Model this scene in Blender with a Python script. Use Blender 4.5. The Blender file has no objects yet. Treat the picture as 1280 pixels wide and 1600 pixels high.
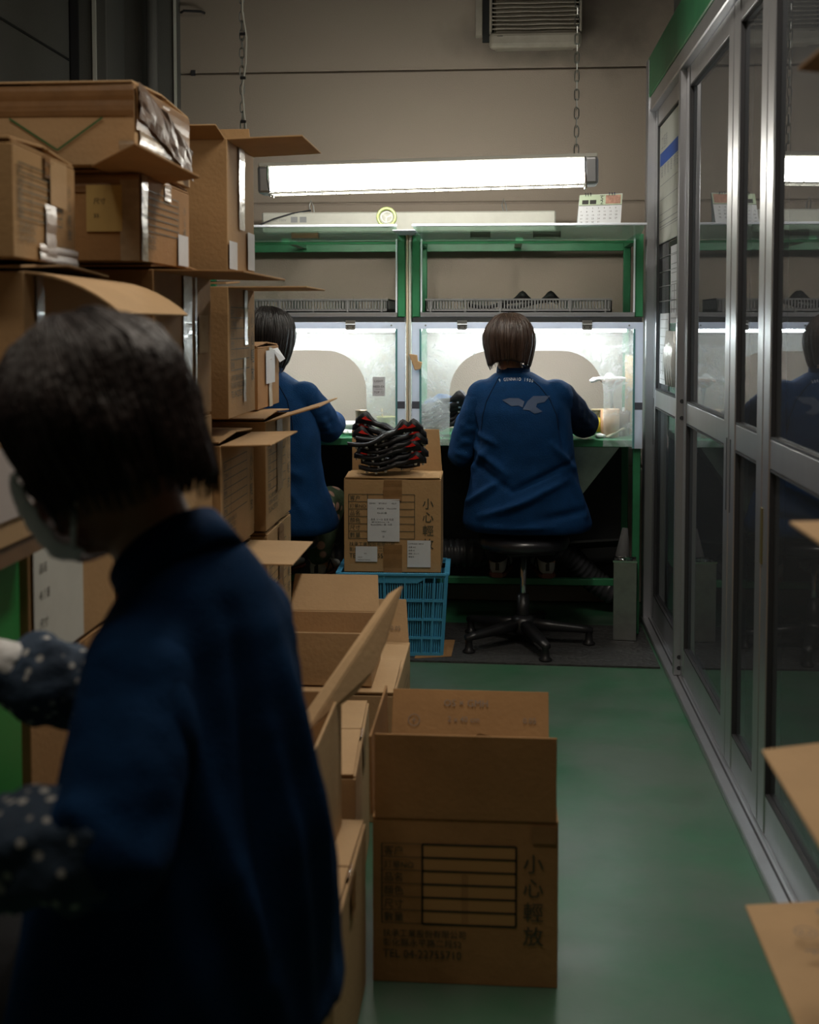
import bpy, bmesh, math, random
import numpy as np
from mathutils import Vector, Matrix, Euler, noise
from mathutils.bvhtree import BVHTree
rnd = random.Random(7)
SC = bpy.context.scene
COL = SC.collection
PI = math.pi
def V(*a): return Vector(a)

# ---------------------------------------------------------------- camera
F = 1900.0; CY = 604.6; YAW = math.radians(4.334); PITCH = math.radians(3.0); CAMH = 1.30
cd = bpy.data.cameras.new('camera'); cam = bpy.data.objects.new('camera', cd); COL.objects.link(cam)
cam.location = (0, 0, CAMH); cam.rotation_euler = (PI/2-PITCH, 0, YAW)
cd.sensor_fit = 'HORIZONTAL'; cd.sensor_width = 24.0; cd.lens = F/1280*24.0
cd.shift_y = (CY-800)/1280.0
cd.clip_start = .02
cd.dof.use_dof = True; cd.dof.focus_distance = 4.75; cd.dof.aperture_fstop = 3.4
SC.camera = cam
RM = Euler((PI/2-PITCH, 0, YAW)).to_matrix()
def ray(px, py): return RM @ V((px-640)/F, (CY-py)/F, -1)
def atY(px, py, Y):
    d = ray(px, py); t = Y/d.y; return V(d.x*t, Y, CAMH+d.z*t)

# ---------------------------------------------------------------- world, lights, exposure
w = bpy.data.worlds.new('world'); SC.world = w; w.use_nodes = True
w.node_tree.nodes['Background'].inputs[0].default_value = (.80, .86, 1, 1)
w.node_tree.nodes['Background'].inputs[1].default_value = .006
SC.view_settings.view_transform = 'Standard'; SC.view_settings.look = 'None'
SC.view_settings.exposure = 0.0; SC.view_settings.gamma = 1.0; SC.view_settings.use_curve_mapping = False
SC.cycles.use_denoising = True; SC.cycles.max_bounces = 8; SC.cycles.sample_clamp_indirect = 4
def area(name, loc, rot, sx, sy, power, col):
    l = bpy.data.lights.new(name, 'AREA'); l.shape = 'RECTANGLE'; l.size = sx; l.size_y = sy; l.energy = power; l.color = col
    o = bpy.data.objects.new(name, l); COL.objects.link(o); o.location = loc; o.rotation_euler = rot
    return o
area('ceiling_tube_light_middle', (.15, 2.75, 3.05), (0, 0, 0), .22, 1.2, 26, (1, .91, .79))
area('ceiling_tube_light_rear', (-.35, 1.15, 2.92), (0, 0, 0), 1.2, .2, 7, (1, .86, .68))
area('ceiling_tube_light_left', (-1.15, 1.45, 2.9), (0, 0, 0), .2, 1.0, 4.5, (1, .92, .80))

# ---------------------------------------------------------------- materials
MATS = {}
def mat(name, col=(.5, .5, .5), rough=.6, metal=0., var=0., vscale=8., bump=0., bscale=60., spec=.5, col2=None, stretch=None, coat=0., sheen=0., alpha=1.):
    if name in MATS: return MATS[name]
    m = bpy.data.materials.new(name); m.use_nodes = True; nt = m.node_tree; N = nt.nodes; L = nt.links
    b = N['Principled BSDF']; b.inputs['Base Color'].default_value = (*col, 1); b.inputs['Roughness'].default_value = rough
    b.inputs['Metallic'].default_value = metal; b.inputs['Specular IOR Level'].default_value = spec
    b.inputs['Coat Weight'].default_value = coat; b.inputs['Sheen Weight'].default_value = sheen
    tc = N.new('ShaderNodeTexCoord'); mp = N.new('ShaderNodeMapping'); L.new(tc.outputs['Object'], mp.inputs[0])
    if stretch: mp.inputs['Scale'].default_value = stretch
    if var > 0:
        n = N.new('ShaderNodeTexNoise'); n.inputs['Scale'].default_value = vscale; n.inputs['Detail'].default_value = 6; n.inputs['Roughness'].default_value = .65
        L.new(mp.outputs[0], n.inputs['Vector'])
        r = N.new('ShaderNodeValToRGB'); r.color_ramp.elements[0].position = .32; r.color_ramp.elements[1].position = .68
        c2 = col2 or tuple(max(0, c*(1-var)) for c in col)
        r.color_ramp.elements[0].color = (*c2, 1); r.color_ramp.elements[1].color = (*col, 1)
        L.new(n.outputs['Fac'], r.inputs[0]); L.new(r.outputs[0], b.inputs['Base Color'])
    if bump > 0:
        n2 = N.new('ShaderNodeTexNoise'); n2.inputs['Scale'].default_value = bscale; n2.inputs['Detail'].default_value = 4
        L.new(mp.outputs[0], n2.inputs['Vector'])
        bp = N.new('ShaderNodeBump'); bp.inputs['Strength'].default_value = bump; bp.inputs['Distance'].default_value = .004
        L.new(n2.outputs['Fac'], bp.inputs['Height']); L.new(bp.outputs[0], b.inputs['Normal'])
    MATS[name] = m; return m
def emis(name, col, s):
    m = mat(name, col, .4); b = m.node_tree.nodes['Principled BSDF']
    b.inputs['Emission Color'].default_value = (*col, 1); b.inputs['Emission Strength'].default_value = s; return m
CARD = [mat('cardboard_tan', (.45, .275, .13), .85, var=.16, vscale=5, bump=.25, bscale=90, spec=.2),
        mat('cardboard_pale', (.53, .35, .19), .85, var=.14, vscale=4, bump=.25, bscale=90, spec=.2),
        mat('cardboard_brown', (.38, .21, .09), .85, var=.18, vscale=6, bump=.25, bscale=90, spec=.2)]
INK = mat('dark_green_ink', (.035, .045, .03), .7); INKB = mat('black_ink', (.03, .028, .025), .7)
TAPE = mat('brown_packing_tape', (.27, .14, .055), .4, var=.25, vscale=14, bump=.35, bscale=25, coat=.06)
TAPEC = mat('clear_glossy_tape', (.42, .31, .20), .3, var=.3, vscale=30, bump=1., bscale=22, coat=.12)
PAPER = mat('white_paper', (.62, .63, .66), .7, var=.08, vscale=20)
PAPERY = mat('yellow_label_paper', (.55, .38, .13), .7, var=.1)
GREEN = mat('green_painted_steel', (.03, .20, .085), .38, var=.3, vscale=9, bump=.05)
GREEND = mat('dark_green_paint', (.012, .09, .035), .45, var=.3, vscale=9)
ALU = mat('brushed_aluminium', (.52, .53, .56), .34, metal=.85, var=.12, vscale=6, stretch=(1, 1, .08))
ALUD = mat('dark_channel', (.05, .05, .055), .5, metal=.5)
STEEL = mat('galvanised_steel', (.42, .44, .43), .33, metal=.9, var=.25, vscale=12)
CHROME = mat('chrome', (.7, .7, .7), .15, metal=1)
BLACKP = mat('black_plastic', (.014, .014, .016), .38, var=.3, vscale=20)
BLACKS = mat('black_sole_rubber', (.014, .013, .015), .5, var=.5, vscale=40, bump=.1, spec=.35)
REDP = mat('red_plastic', (.50, .012, .008), .35)
STUD = mat('white_stud_plastic', (.62, .62, .64), .4)
BLUEP = mat('blue_crate_plastic', (.07, .36, .60), .42, var=.18, vscale=6, bump=.05)
GREYP = mat('grey_tray_plastic', (.20, .20, .20), .5, var=.15)
WHITEM = mat('white_laminate', (.72, .76, .84), .4, var=.06, vscale=6)
PALEW = mat('pale_wood', (.60, .51, .37), .6, var=.2, vscale=12, stretch=(1, 1, .1))
WOODB = mat('light_wood_board', (.62, .40, .20), .55, var=.25, vscale=10, stretch=(3, 3, .4))
OFFW = mat('off_white_metal', (.60, .60, .54), .45, var=.1, vscale=12)
VENT = mat('aged_beige_plastic', (.33, .30, .245), .5, var=.25, vscale=10)
DARK = mat('dark_panel', (.018, .02, .02), .7, var=.3)
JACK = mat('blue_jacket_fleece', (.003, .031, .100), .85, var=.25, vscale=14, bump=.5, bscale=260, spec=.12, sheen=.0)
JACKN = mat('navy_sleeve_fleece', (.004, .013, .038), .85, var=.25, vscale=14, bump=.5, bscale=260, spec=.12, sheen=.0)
LOGO = mat('grey_blue_print', (.030, .052, .105), .7)
LOGOW = mat('pale_embroidery', (.42, .45, .50), .6)
SKIN = mat('skin', (.43, .21, .125), .5, var=.15, vscale=20)
HAIRD = mat('black_hair', (.012, .008, .007), .42, var=.5, vscale=60, bump=.6, bscale=120, stretch=(1, 1, .12))
HAIRB = mat('dark_brown_hair', (.045, .022, .013), .42, var=.5, vscale=60, bump=.6, bscale=120, stretch=(1, 1, .12))
HAIRF = mat('soft_brown_hair', (.030, .016, .014), .5, var=.6, vscale=40, bump=.8, bscale=90)
CLOTHW = mat('white_cotton', (.72, .71, .70), .9, var=.1, vscale=30, bump=.4, bscale=120)
MASKM = mat('white_mask_fabric', (.80, .80, .82), .8, bump=.4, bscale=200)
TROU = mat('black_trousers', (.008, .008, .010), .9, bump=.3, bscale=200)
SHOEW = mat('white_sneaker_leather', (.42, .40, .37), .55, var=.15)
SOLEB = mat('gum_sole', (.16, .05, .03), .6)
GLASSJ = None
def custom(name, fn):
    m = bpy.data.materials.new(name); m.use_nodes = True; nt = m.node_tree
    for n in list(nt.nodes): nt.nodes.remove(n)
    o = nt.nodes.new('ShaderNodeOutputMaterial'); fn(nt, o); MATS[name] = m; return m
def _nn(nt, t, **k):
    n = nt.nodes.new(t)
    for a, b in k.items(): n.inputs[a].default_value = b
    return n
def _glass(nt, o):   # thin pane: clear with fresnel mirror
    t = _nn(nt, 'ShaderNodeBsdfTransparent', Color=(.80, .86, .84, 1)); g = _nn(nt, 'ShaderNodeBsdfGlossy', Roughness=.015, Color=(.95, .97, 1, 1))
    fr = _nn(nt, 'ShaderNodeFresnel', IOR=1.65); mx = nt.nodes.new('ShaderNodeMixShader')
    nt.links.new(fr.outputs[0], mx.inputs[0]); df = _nn(nt, 'ShaderNodeBsdfDiffuse', Color=(.55, .60, .66, 1)); md = _nn(nt, 'ShaderNodeMixShader', Fac=.09)   # pale diffuse mixed in to paint milky reflected light on the panes
    nt.links.new(t.outputs[0], md.inputs[1]); nt.links.new(df.outputs[0], md.inputs[2]); nt.links.new(md.outputs[0], mx.inputs[1]); nt.links.new(g.outputs[0], mx.inputs[2]); nt.links.new(mx.outputs[0], o.inputs[0])
GLASS = custom('window_glass', _glass)
def _acr(nt, o):     # scuffed acrylic sheet
    t = _nn(nt, 'ShaderNodeBsdfTransparent', Color=(.93, .97, .95, 1)); g = _nn(nt, 'ShaderNodeBsdfGlossy', Roughness=.1)
    d = _nn(nt, 'ShaderNodeBsdfTranslucent', Color=(.93, .94, .93, 1)); d2 = _nn(nt, 'ShaderNodeBsdfDiffuse', Color=(.7, .73, .75, 1))
    tc = nt.nodes.new('ShaderNodeTexCoord')
    n = _nn(nt, 'ShaderNodeTexNoise', Scale=7., Detail=9., Roughness=.72, Distortion=1.2)
    n2 = _nn(nt, 'ShaderNodeTexVoronoi', Scale=70.)
    nt.links.new(tc.outputs['Object'], n.inputs['Vector']); nt.links.new(tc.outputs['Object'], n2.inputs['Vector'])
    mr = _nn(nt, 'ShaderNodeMapRange'); mr.inputs[1].default_value = .35; mr.inputs[2].default_value = .72; mr.inputs[3].default_value = .06; mr.inputs[4].default_value = .44
    nt.links.new(n.outputs['Fac'], mr.inputs[0])
    sp = _nn(nt, 'ShaderNodeMapRange'); sp.inputs[1].default_value = .05; sp.inputs[2].default_value = .11; sp.inputs[3].default_value = .25; sp.inputs[4].default_value = 0.
    nt.links.new(n2.outputs['Distance'], sp.inputs[0])
    ad = nt.nodes.new('ShaderNodeMath'); ad.operation = 'ADD'; ad.use_clamp = True
    nt.links.new(mr.outputs[0], ad.inputs[0]); nt.links.new(sp.outputs[0], ad.inputs[1])
    m0 = _nn(nt, 'ShaderNodeMixShader', Fac=.45); nt.links.new(d.outputs[0], m0.inputs[1]); nt.links.new(d2.outputs[0], m0.inputs[2])
    m1 = nt.nodes.new('ShaderNodeMixShader'); nt.links.new(ad.outputs[0], m1.inputs[0]); nt.links.new(t.outputs[0], m1.inputs[1]); nt.links.new(m0.outputs[0], m1.inputs[2])
    m2 = _nn(nt, 'ShaderNodeMixShader', Fac=.05); nt.links.new(m1.outputs[0], m2.inputs[1]); nt.links.new(g.outputs[0], m2.inputs[2]); nt.links.new(m2.outputs[0], o.inputs[0])
ACR = custom('scuffed_acrylic', _acr)
def _acr2(nt, o):
    t = _nn(nt, 'ShaderNodeBsdfTransparent', Color=(.80, .93, .86, 1)); g = _nn(nt, 'ShaderNodeBsdfGlossy', Roughness=.08)
    d = _nn(nt, 'ShaderNodeBsdfDiffuse', Color=(.55, .72, .62, 1)); m1 = _nn(nt, 'ShaderNodeMixShader', Fac=.3); m2 = _nn(nt, 'ShaderNodeMixShader', Fac=.1)
    nt.links.new(t.outputs[0], m1.inputs[1]); nt.links.new(d.outputs[0], m1.inputs[2]); nt.links.new(m1.outputs[0], m2.inputs[1]); nt.links.new(g.outputs[0], m2.inputs[2]); nt.links.new(m2.outputs[0], o.inputs[0])
def _milk(nt, o):
    a = _nn(nt, 'ShaderNodeBsdfTranslucent', Color=(.85, .90, 1, 1)); b = _nn(nt, 'ShaderNodeBsdfDiffuse', Color=(.75, .80, .9, 1)); m_ = _nn(nt, 'ShaderNodeMixShader', Fac=.5)
    nt.links.new(a.outputs[0], m_.inputs[1]); nt.links.new(b.outputs[0], m_.inputs[2]); nt.links.new(m_.outputs[0], o.inputs[0])
MILK = custom('milky_white_acrylic', _milk)
ACR2 = custom('clear_acrylic_door', _acr2)
def _clearj(nt, o):
    t = _nn(nt, 'ShaderNodeBsdfTransparent', Color=(.85, .85, .82, 1)); g = _nn(nt, 'ShaderNodeBsdfGlossy', Roughness=.05)
    m2 = _nn(nt, 'ShaderNodeMixShader', Fac=.22); nt.links.new(t.outputs[0], m2.inputs[1]); nt.links.new(g.outputs[0], m2.inputs[2]); nt.links.new(m2.outputs[0], o.inputs[0])
JAR = custom('jar_glass', _clearj)
def node_mix(nt, fac, a, b):
    m = nt.nodes.new('ShaderNodeMix'); m.data_type = 'RGBA'
    for s, v in ((0, fac), (6, a), (7, b)):
        if hasattr(v, 'links'): nt.links.new(v, m.inputs[s])
        else: m.inputs[s].default_value = v if s == 0 else (*v, 1)
    return m.outputs[2]
def _wall():
    m = mat('speckled_grey_beige_wall', (.325, .272, .222), .85, var=.1, vscale=300, bump=.3, bscale=180)
    nt = m.node_tree; b = nt.nodes['Principled BSDF']; src = b.inputs['Base Color'].links[0].from_socket
    tc = nt.nodes.new('ShaderNodeTexCoord')   # soot stain of its own shape round the extractor: right of and below it
    def blob(cx, cz, rx, rz, seed):
        mp = nt.nodes.new('ShaderNodeMapping'); mp.inputs['Location'].default_value = (-cx/rx, 0, -cz/rz); mp.inputs['Scale'].default_value = (1/rx, 0, 1/rz)
        nt.links.new(tc.outputs['Object'], mp.inputs[0])
        l = nt.nodes.new('ShaderNodeVectorMath'); l.operation = 'LENGTH'; nt.links.new(mp.outputs[0], l.inputs[0])
        n = _nn(nt, 'ShaderNodeTexNoise', Scale=9., Detail=8.); nt.links.new(tc.outputs['Object'], n.inputs['Vector'])
        ad = nt.nodes.new('ShaderNodeMath'); ad.operation = 'ADD'; nt.links.new(l.outputs['Value'], ad.inputs[0]); nt.links.new(n.outputs['Fac'], ad.inputs[1])
        r = _nn(nt, 'ShaderNodeMapRange'); r.inputs[1].default_value = .7; r.inputs[2].default_value = 1.7; r.inputs[3].default_value = .62; r.inputs[4].default_value = 0
        nt.links.new(ad.outputs[0], r.inputs[0]); return r.outputs[0]
    c = node_mix(nt, blob(.50, 2.75, .30, .32, 1), src, (.05, .04, .032))
    c = node_mix(nt, blob(.15, 2.60, .42, .13, 2), c, (.07, .058, .045))
    nt.links.new(c, b.inputs['Base Color']); return m
WALL = _wall()
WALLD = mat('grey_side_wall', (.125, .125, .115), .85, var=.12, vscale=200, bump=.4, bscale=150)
def _floor():
    m = mat('green_floor_paint', (.030, .150, .070), .3, var=.3, vscale=3, bump=.08, bscale=18)
    nt = m.node_tree; b = nt.nodes['Principled BSDF']; src = b.inputs['Base Color'].links[0].from_socket
    tc = nt.nodes.new('ShaderNodeTexCoord'); n = _nn(nt, 'ShaderNodeTexNoise', Scale=1.6, Detail=7., Roughness=.6); nt.links.new(tc.outputs['Object'], n.inputs['Vector'])
    r = nt.nodes.new('ShaderNodeMapRange'); r.inputs[1].default_value = .38; r.inputs[2].default_value = .60; r.inputs[3].default_value = 0; r.inputs[4].default_value = .8
    nt.links.new(n.outputs['Fac'], r.inputs[0])
    c = node_mix(nt, r.outputs[0], src, (.10, .135, .11)); nt.links.new(c, b.inputs['Base Color'])  # grey patches: worn paint, strengthened to paint in the lamp glare
    n2 = _nn(nt, 'ShaderNodeTexNoise', Scale=5., Detail=6.); nt.links.new(tc.outputs['Object'], n2.inputs['Vector'])
    r2 = nt.nodes.new('ShaderNodeMapRange'); r2.inputs[3].default_value = .22; r2.inputs[4].default_value = .55; nt.links.new(n2.outputs['Fac'], r2.inputs[0]); nt.links.new(r2.outputs[0], b.inputs['Roughness'])
    return m
FLOOR = _floor()
def _dots(name, base, c1, c2, scale, lo, hi):
    m = mat(name, base, .8, var=.4, vscale=18, bump=.4, bscale=160); nt = m.node_tree; b = nt.nodes['Principled BSDF']; src = b.inputs['Base Color'].links[0].from_socket
    tc = nt.nodes.new('ShaderNodeTexCoord'); v = _nn(nt, 'ShaderNodeTexVoronoi', Scale=scale); nt.links.new(tc.outputs['Object'], v.inputs['Vector'])
    r = nt.nodes.new('ShaderNodeMapRange'); r.inputs[1].default_value = lo; r.inputs[2].default_value = hi; r.inputs[3].default_value = 1; r.inputs[4].default_value = 0; nt.links.new(v.outputs['Distance'], r.inputs[0])
    c = node_mix(nt, r.outputs[0], src, c1); nt.links.new(c, b.inputs['Base Color']); return m
FLORAL = _dots('navy_floral_cotton', (.028, .055, .10), (.45, .44, .42), None, 52, .20, .30)
CAMO = _dots('leafy_print_cotton', (.05, .085, .045), (.42, .25, .2), None, 16, .25, .33)
def _mat_rub():
    m = mat('rubber_mat', (.045, .045, .045), .6, var=.3, vscale=30); nt = m.node_tree; b = nt.nodes['Principled BSDF']; tc = nt.nodes.new('ShaderNodeTexCoord')
    v = _nn(nt, 'ShaderNodeTexVoronoi', Scale=48.); nt.links.new(tc.outputs['Object'], v.inputs['Vector'])
    bp = nt.nodes.new('ShaderNodeBump'); bp.inputs['Strength'].default_value = 1.; bp.inputs['Distance'].default_value = .006; nt.links.new(v.outputs['Distance'], bp.inputs['Height']); nt.links.new(bp.outputs[0], b.inputs['Normal']); return m
RUB = _mat_rub()

# ---------------------------------------------------------------- mesh helpers
ORG = {}
def link(name, me, parent=None):
    o = bpy.data.objects.new(name, me); COL.objects.link(o)
    if parent is not None: o.parent = parent
    return o
def thing(name, label, cat, loc=(0, 0, 0), rotz=0, group=None, local=False):
    o = link(name, None); o.location = loc; o.rotation_euler = (0, 0, rotz); o.empty_display_size = .05
    o['label'] = label; o['category'] = cat
    if group: o['group'] = group
    ORG[o.name] = V(0, 0, 0) if local else Vector(loc)
    return o
def tag(o, label, cat, group=None):
    o['label'] = label; o['category'] = cat
    if group: o['group'] = group
    return o
def structure(o): o['kind'] = 'structure'; return o
class MB:
    def __init__(s): s.v = []; s.f = []
    def add(s, vs, fs):
        b = len(s.v); s.v += [Vector(p) for p in vs]; s.f += [tuple(i+b for i in f) for f in fs]; return s
    def box(s, lo, hi, M=None):
        (a, b, c), (d, e, f) = lo, hi
        p = [V(a, b, c), V(d, b, c), V(d, e, c), V(a, e, c), V(a, b, f), V(d, b, f), V(d, e, f), V(a, e, f)]
        if M is not None: p = [M @ q for q in p]
        return s.add(p, [(0, 3, 2, 1), (4, 5, 6, 7), (0, 1, 5, 4), (1, 2, 6, 5), (2, 3, 7, 6), (3, 0, 4, 7)])
    def bar(s, p0, p1, wx, wy, up=(0, 0, 1)):   # rectangular bar between two points
        p0, p1 = Vector(p0), Vector(p1); d = (p1-p0).normalized(); u = Vector(up)
        if abs(d.dot(u)) > .98: u = V(0, 1, 0)
        x = d.cross(u).normalized(); y = x.cross(d).normalized()
        q = []
        for p in (p0, p1):
            for a, b in ((-1, -1), (1, -1), (1, 1), (-1, 1)): q.append(p+x*a*wx/2+y*b*wy/2)
        return s.add(q, [(3, 2, 1, 0), (4, 5, 6, 7), (0, 1, 5, 4), (1, 2, 6, 5), (2, 3, 7, 6), (3, 0, 4, 7)])
    def tube(s, pts, r, n=8, closed=False, cap=True):
        pts = [Vector(p) for p in pts]; rs = r if isinstance(r, (list, tuple)) else [r]*len(pts)
        base = len(s.v); m = len(pts); ref = V(0, 0, 1)
        px = None
        for i, p in enumerate(pts):
            a = pts[(i-1) % m] if (i > 0 or closed) else p; b = pts[(i+1) % m] if (i < m-1 or closed) else p
            d = (b-a).normalized()
            if px is None:
                u = ref if abs(d.dot(ref)) < .9 else V(1, 0, 0); x = d.cross(u).normalized()
            else: x = (px-d*px.dot(d)).normalized()
            px = x; y = d.cross(x)
            for k in range(n):
                t = 2*PI*k/n; s.v.append(p+x*math.cos(t)*rs[i]+y*math.sin(t)*rs[i])
        mm = m if closed else m-1
        for i in range(mm):
            j = (i+1) % m
            for k in range(n):
                l = (k+1) % n; s.f.append((base+i*n+k, base+i*n+l, base+j*n+l, base+j*n+k))
        if cap and not closed:
            s.f.append(tuple(base+k for k in range(n))[::-1]); s.f.append(tuple(base+(m-1)*n+k for k in range(n)))
        return s
    def lathe(s, prof, c=(0, 0, 0), n=24, M=None):   # prof: (r, z)
        b = len(s.v); c = Vector(c)
        for r, z in prof:
            for k in range(n):
                t = 2*PI*k/n; p = V(r*math.cos(t), r*math.sin(t), z)
                if M is not None: p = M @ p
                s.v.append(c+p)
        for i in range(len(prof)-1):
            for k in range(n):
                l = (k+1) % n; s.f.append((b+i*n+k, b+i*n+l, b+(i+1)*n+l, b+(i+1)*n+k))
        s.f.append(tuple(b+k for k in range(n))[::-1]); s.f.append(tuple(b+(len(prof)-1)*n+k for k in range(n)))
        return s
    def prism(s, poly, off):   # 3D polygon extruded by vector
        off = Vector(off); n = len(poly); a = [Vector(p) for p in poly]; b = [p+off for p in a]
        return s.add(a+b, [tuple(range(n))[::-1], tuple(range(n, 2*n))]+[(i, (i+1) % n, n+(i+1) % n, n+i) for i in range(n)])
    def sph(s, c, r, n=14, m=9, M=None):
        c = Vector(c); r = Vector(r) if not isinstance(r, (int, float)) else V(r, r, r); vs = []; fs = []
        vs.append(V(0, 0, 1))
        for i in range(1, m):
            t = PI*i/m
            for k in range(n): q = 2*PI*k/n; vs.append(V(math.sin(t)*math.cos(q), math.sin(t)*math.sin(q), math.cos(t)))
        vs.append(V(0, 0, -1))
        for k in range(n): fs.append((0, 1+k, 1+(k+1) % n))
        for i in range(m-2):
            for k in range(n): a = 1+i*n; fs.append((a+k, a+n+k, a+n+(k+1) % n, a+(k+1) % n))
        a = 1+(m-2)*n
        for k in range(n): fs.append((a+k, len(vs)-1, a+(k+1) % n))
        o = []
        for p in vs:
            q = V(p.x*r.x, p.y*r.y, p.z*r.z)
            if M is not None: q = M @ q
            o.append(c+q)
        return s.add(o, fs)
    def mesh(s, name, mt, off=V(0, 0, 0), smooth=False):
        me = bpy.data.meshes.new(name); me.from_pydata([tuple(p-off) for p in s.v], [], s.f)
        if mt is not None: me.materials.append(mt)
        if smooth: me.shade_smooth()
        me.update(); return me
    def build(s, name, mt, parent=None, smooth=False, bevel=0, seg=1, origin=None):
        if parent is not None: off = ORG.get(parent.name, V(0, 0, 0))
        elif origin is not None: off = Vector(origin)
        else:
            xs = [p.x for p in s.v]; ys = [p.y for p in s.v]; off = V((min(xs)+max(xs))/2, (min(ys)+max(ys))/2, min(p.z for p in s.v))
        o = link(name, s.mesh(name, mt, off, False), parent)
        if parent is None: o.location = off
        ORG[o.name] = off
        if bevel:
            md = o.modifiers.new('bevel', 'BEVEL'); md.width = bevel; md.segments = seg; md.limit_method = 'ANGLE'; md.angle_limit = math.radians(40)
        if smooth: o.data.shade_smooth(); 
        return o
def ring(c, ux, uy, rx, ry, n=28, sq=2.0):
    o = []
    for k in range(n):
        t = 2*PI*k/n; a = math.cos(t); b = math.sin(t); e = 2/sq
        o.append(c+ux*rx*math.copysign(abs(a)**e, a)+uy*ry*math.copysign(abs(b)**e, b))
    return o
def loft(mb, rings):
    n = len(rings[0]); b = len(mb.v)
    for r in rings: mb.v += r
    for i in range(len(rings)-1):
        for k in range(n): l = (k+1) % n; mb.f.append((b+i*n+k, b+i*n+l, b+(i+1)*n+l, b+(i+1)*n+k))
    mb.f.append(tuple(b+k for k in range(n))[::-1]); mb.f.append(tuple(b+(len(rings)-1)*n+k for k in range(n)))
def chain(mb, pts, rs):   # tapered limb
    for i in range(len(pts)-1):
        mb.tube([pts[i], pts[i+1]], [rs[i], rs[i+1]], 16); 
    for p, r in zip(pts, rs): mb.sph(p, r, 16, 10)
DG = None
def organic(name, mb, mt, parent, voxel=.008, smooth=6, folds=(), nz=0., nscale=9., axis=None):
    me = mb.mesh(name+'_raw', None); tmp = bpy.data.objects.new('tmp', me); COL.objects.link(tmp)
    r = tmp.modifiers.new('r', 'REMESH'); r.mode = 'VOXEL'; r.voxel_size = voxel
    if smooth: s = tmp.modifiers.new('s', 'SMOOTH'); s.factor = .5; s.iterations = smooth
    dg = bpy.context.evaluated_depsgraph_get(); dg.update()
    out = bpy.data.meshes.new_from_object(tmp.evaluated_get(dg)); bpy.data.objects.remove(tmp); bpy.data.meshes.remove(me)
    n = len(out.vertices); co = np.empty(n*3); out.vertices.foreach_get('co', co); co = co.reshape(-1, 3)
    if len(folds) or nz:
        no = np.empty(n*3); out.vertices.foreach_get('normal', no); no = no.reshape(-1, 3); d = np.zeros(n)
        for (a, b, wd, am) in folds:
            a = np.array(a); b = np.array(b); cc = co; side = 1.
            if axis is not None:
                ax = np.array(axis); cc = co-(co@ax)[:, None]*ax; a = a-(a@ax)*ax; b = b-(b@ax)*ax; side = np.clip(-(no@ax)*2.5, 0, 1)
            ab = b-a; t = np.clip(((cc-a)@ab)/(ab@ab), 0, 1)
            dist = np.linalg.norm(cc-(a+t[:, None]*ab), axis=1); fade = np.sin(np.clip(t, .04, .96)*PI)**.5*side
            d += am*np.exp(-(dist/wd)**2)*fade
        if nz: d += np.array([noise.fractal(Vector(p)*nscale, 1., 2., 3) for p in co])*nz
        co = co+no*d[:, None]
    off = np.array(ORG.get(parent.name, V(0, 0, 0)) if parent is not None else V(0, 0, 0))
    co = co-off; out.vertices.foreach_set('co', co.reshape(-1)); out.materials.clear(); out.materials.append(mt); out.shade_smooth(); out.update(); out.name = name
    o = link(name, out, parent); ORG[o.name] = Vector(off); return o
_TC = {}
def text_geo(s, size):
    k = s
    if k not in _TC:
        c = bpy.data.curves.new('t', 'FONT'); c.body = s; c.size = 1; c.resolution_u = 2
        o = bpy.data.objects.new('t', c); COL.objects.link(o); dg = bpy.context.evaluated_depsgraph_get(); dg.update()
        me = bpy.data.meshes.new_from_object(o.evaluated_get(dg))
        vs = [(v.co.x, v.co.y) for v in me.vertices]; fs = [tuple(p.vertices) for p in me.polygons]
        bpy.data.objects.remove(o); bpy.data.curves.remove(c); bpy.data.meshes.remove(me)
        _TC[k] = (vs, fs)
    vs, fs = _TC[k]; return [(x*size, y*size) for x, y in vs], fs
class Print:   # flat print in 2D, mapped on a face
    def __init__(s): s.v = []; s.f = []
    def rect(s, x0, y0, x1, y1):
        b = len(s.v); s.v += [(x0, y0), (x1, y0), (x1, y1), (x0, y1)]; s.f.append((b, b+1, b+2, b+3)); return s
    def line(s, x0, y0, x1, y1, w):
        dx, dy = x1-x0, y1-y0; l = math.hypot(dx, dy) or 1; nx, ny = -dy/l*w/2, dx/l*w/2
        b = len(s.v); s.v += [(x0-nx, y0-ny), (x1-nx, y1-ny), (x1+nx, y1+ny), (x0+nx, y0+ny)]; s.f.append((b, b+1, b+2, b+3)); return s
    def text(s, t, x, y, size, cx=False, sx=1., rot=0.):
        vs, fs = text_geo(t, size)
        if not vs: return s
        if cx: mx = (min(v[0] for v in vs)+max(v[0] for v in vs))/2; x = x-mx*sx
        c, n = math.cos(rot), math.sin(rot)
        b = len(s.v); s.v += [(x+(u*sx)*c-w*n, y+(u*sx)*n+w*c) for u, w in vs]; s.f += [tuple(i+b for i in f) for f in fs]; return s
    def poly(s, pts):
        b = len(s.v); s.v += list(pts); s.f.append(tuple(range(b, b+len(pts)))); return s
    def put(s, name, mt, parent, o, u, v, nrm, off=.0009):
        mb = MB(); O = Vector(o)+Vector(nrm)*off; u = Vector(u); v = Vector(v)
        mb.v = [O+u*x+v*y for x, y in s.v]; mb.f = s.f
        return mb.build(name, mt, parent)

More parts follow.
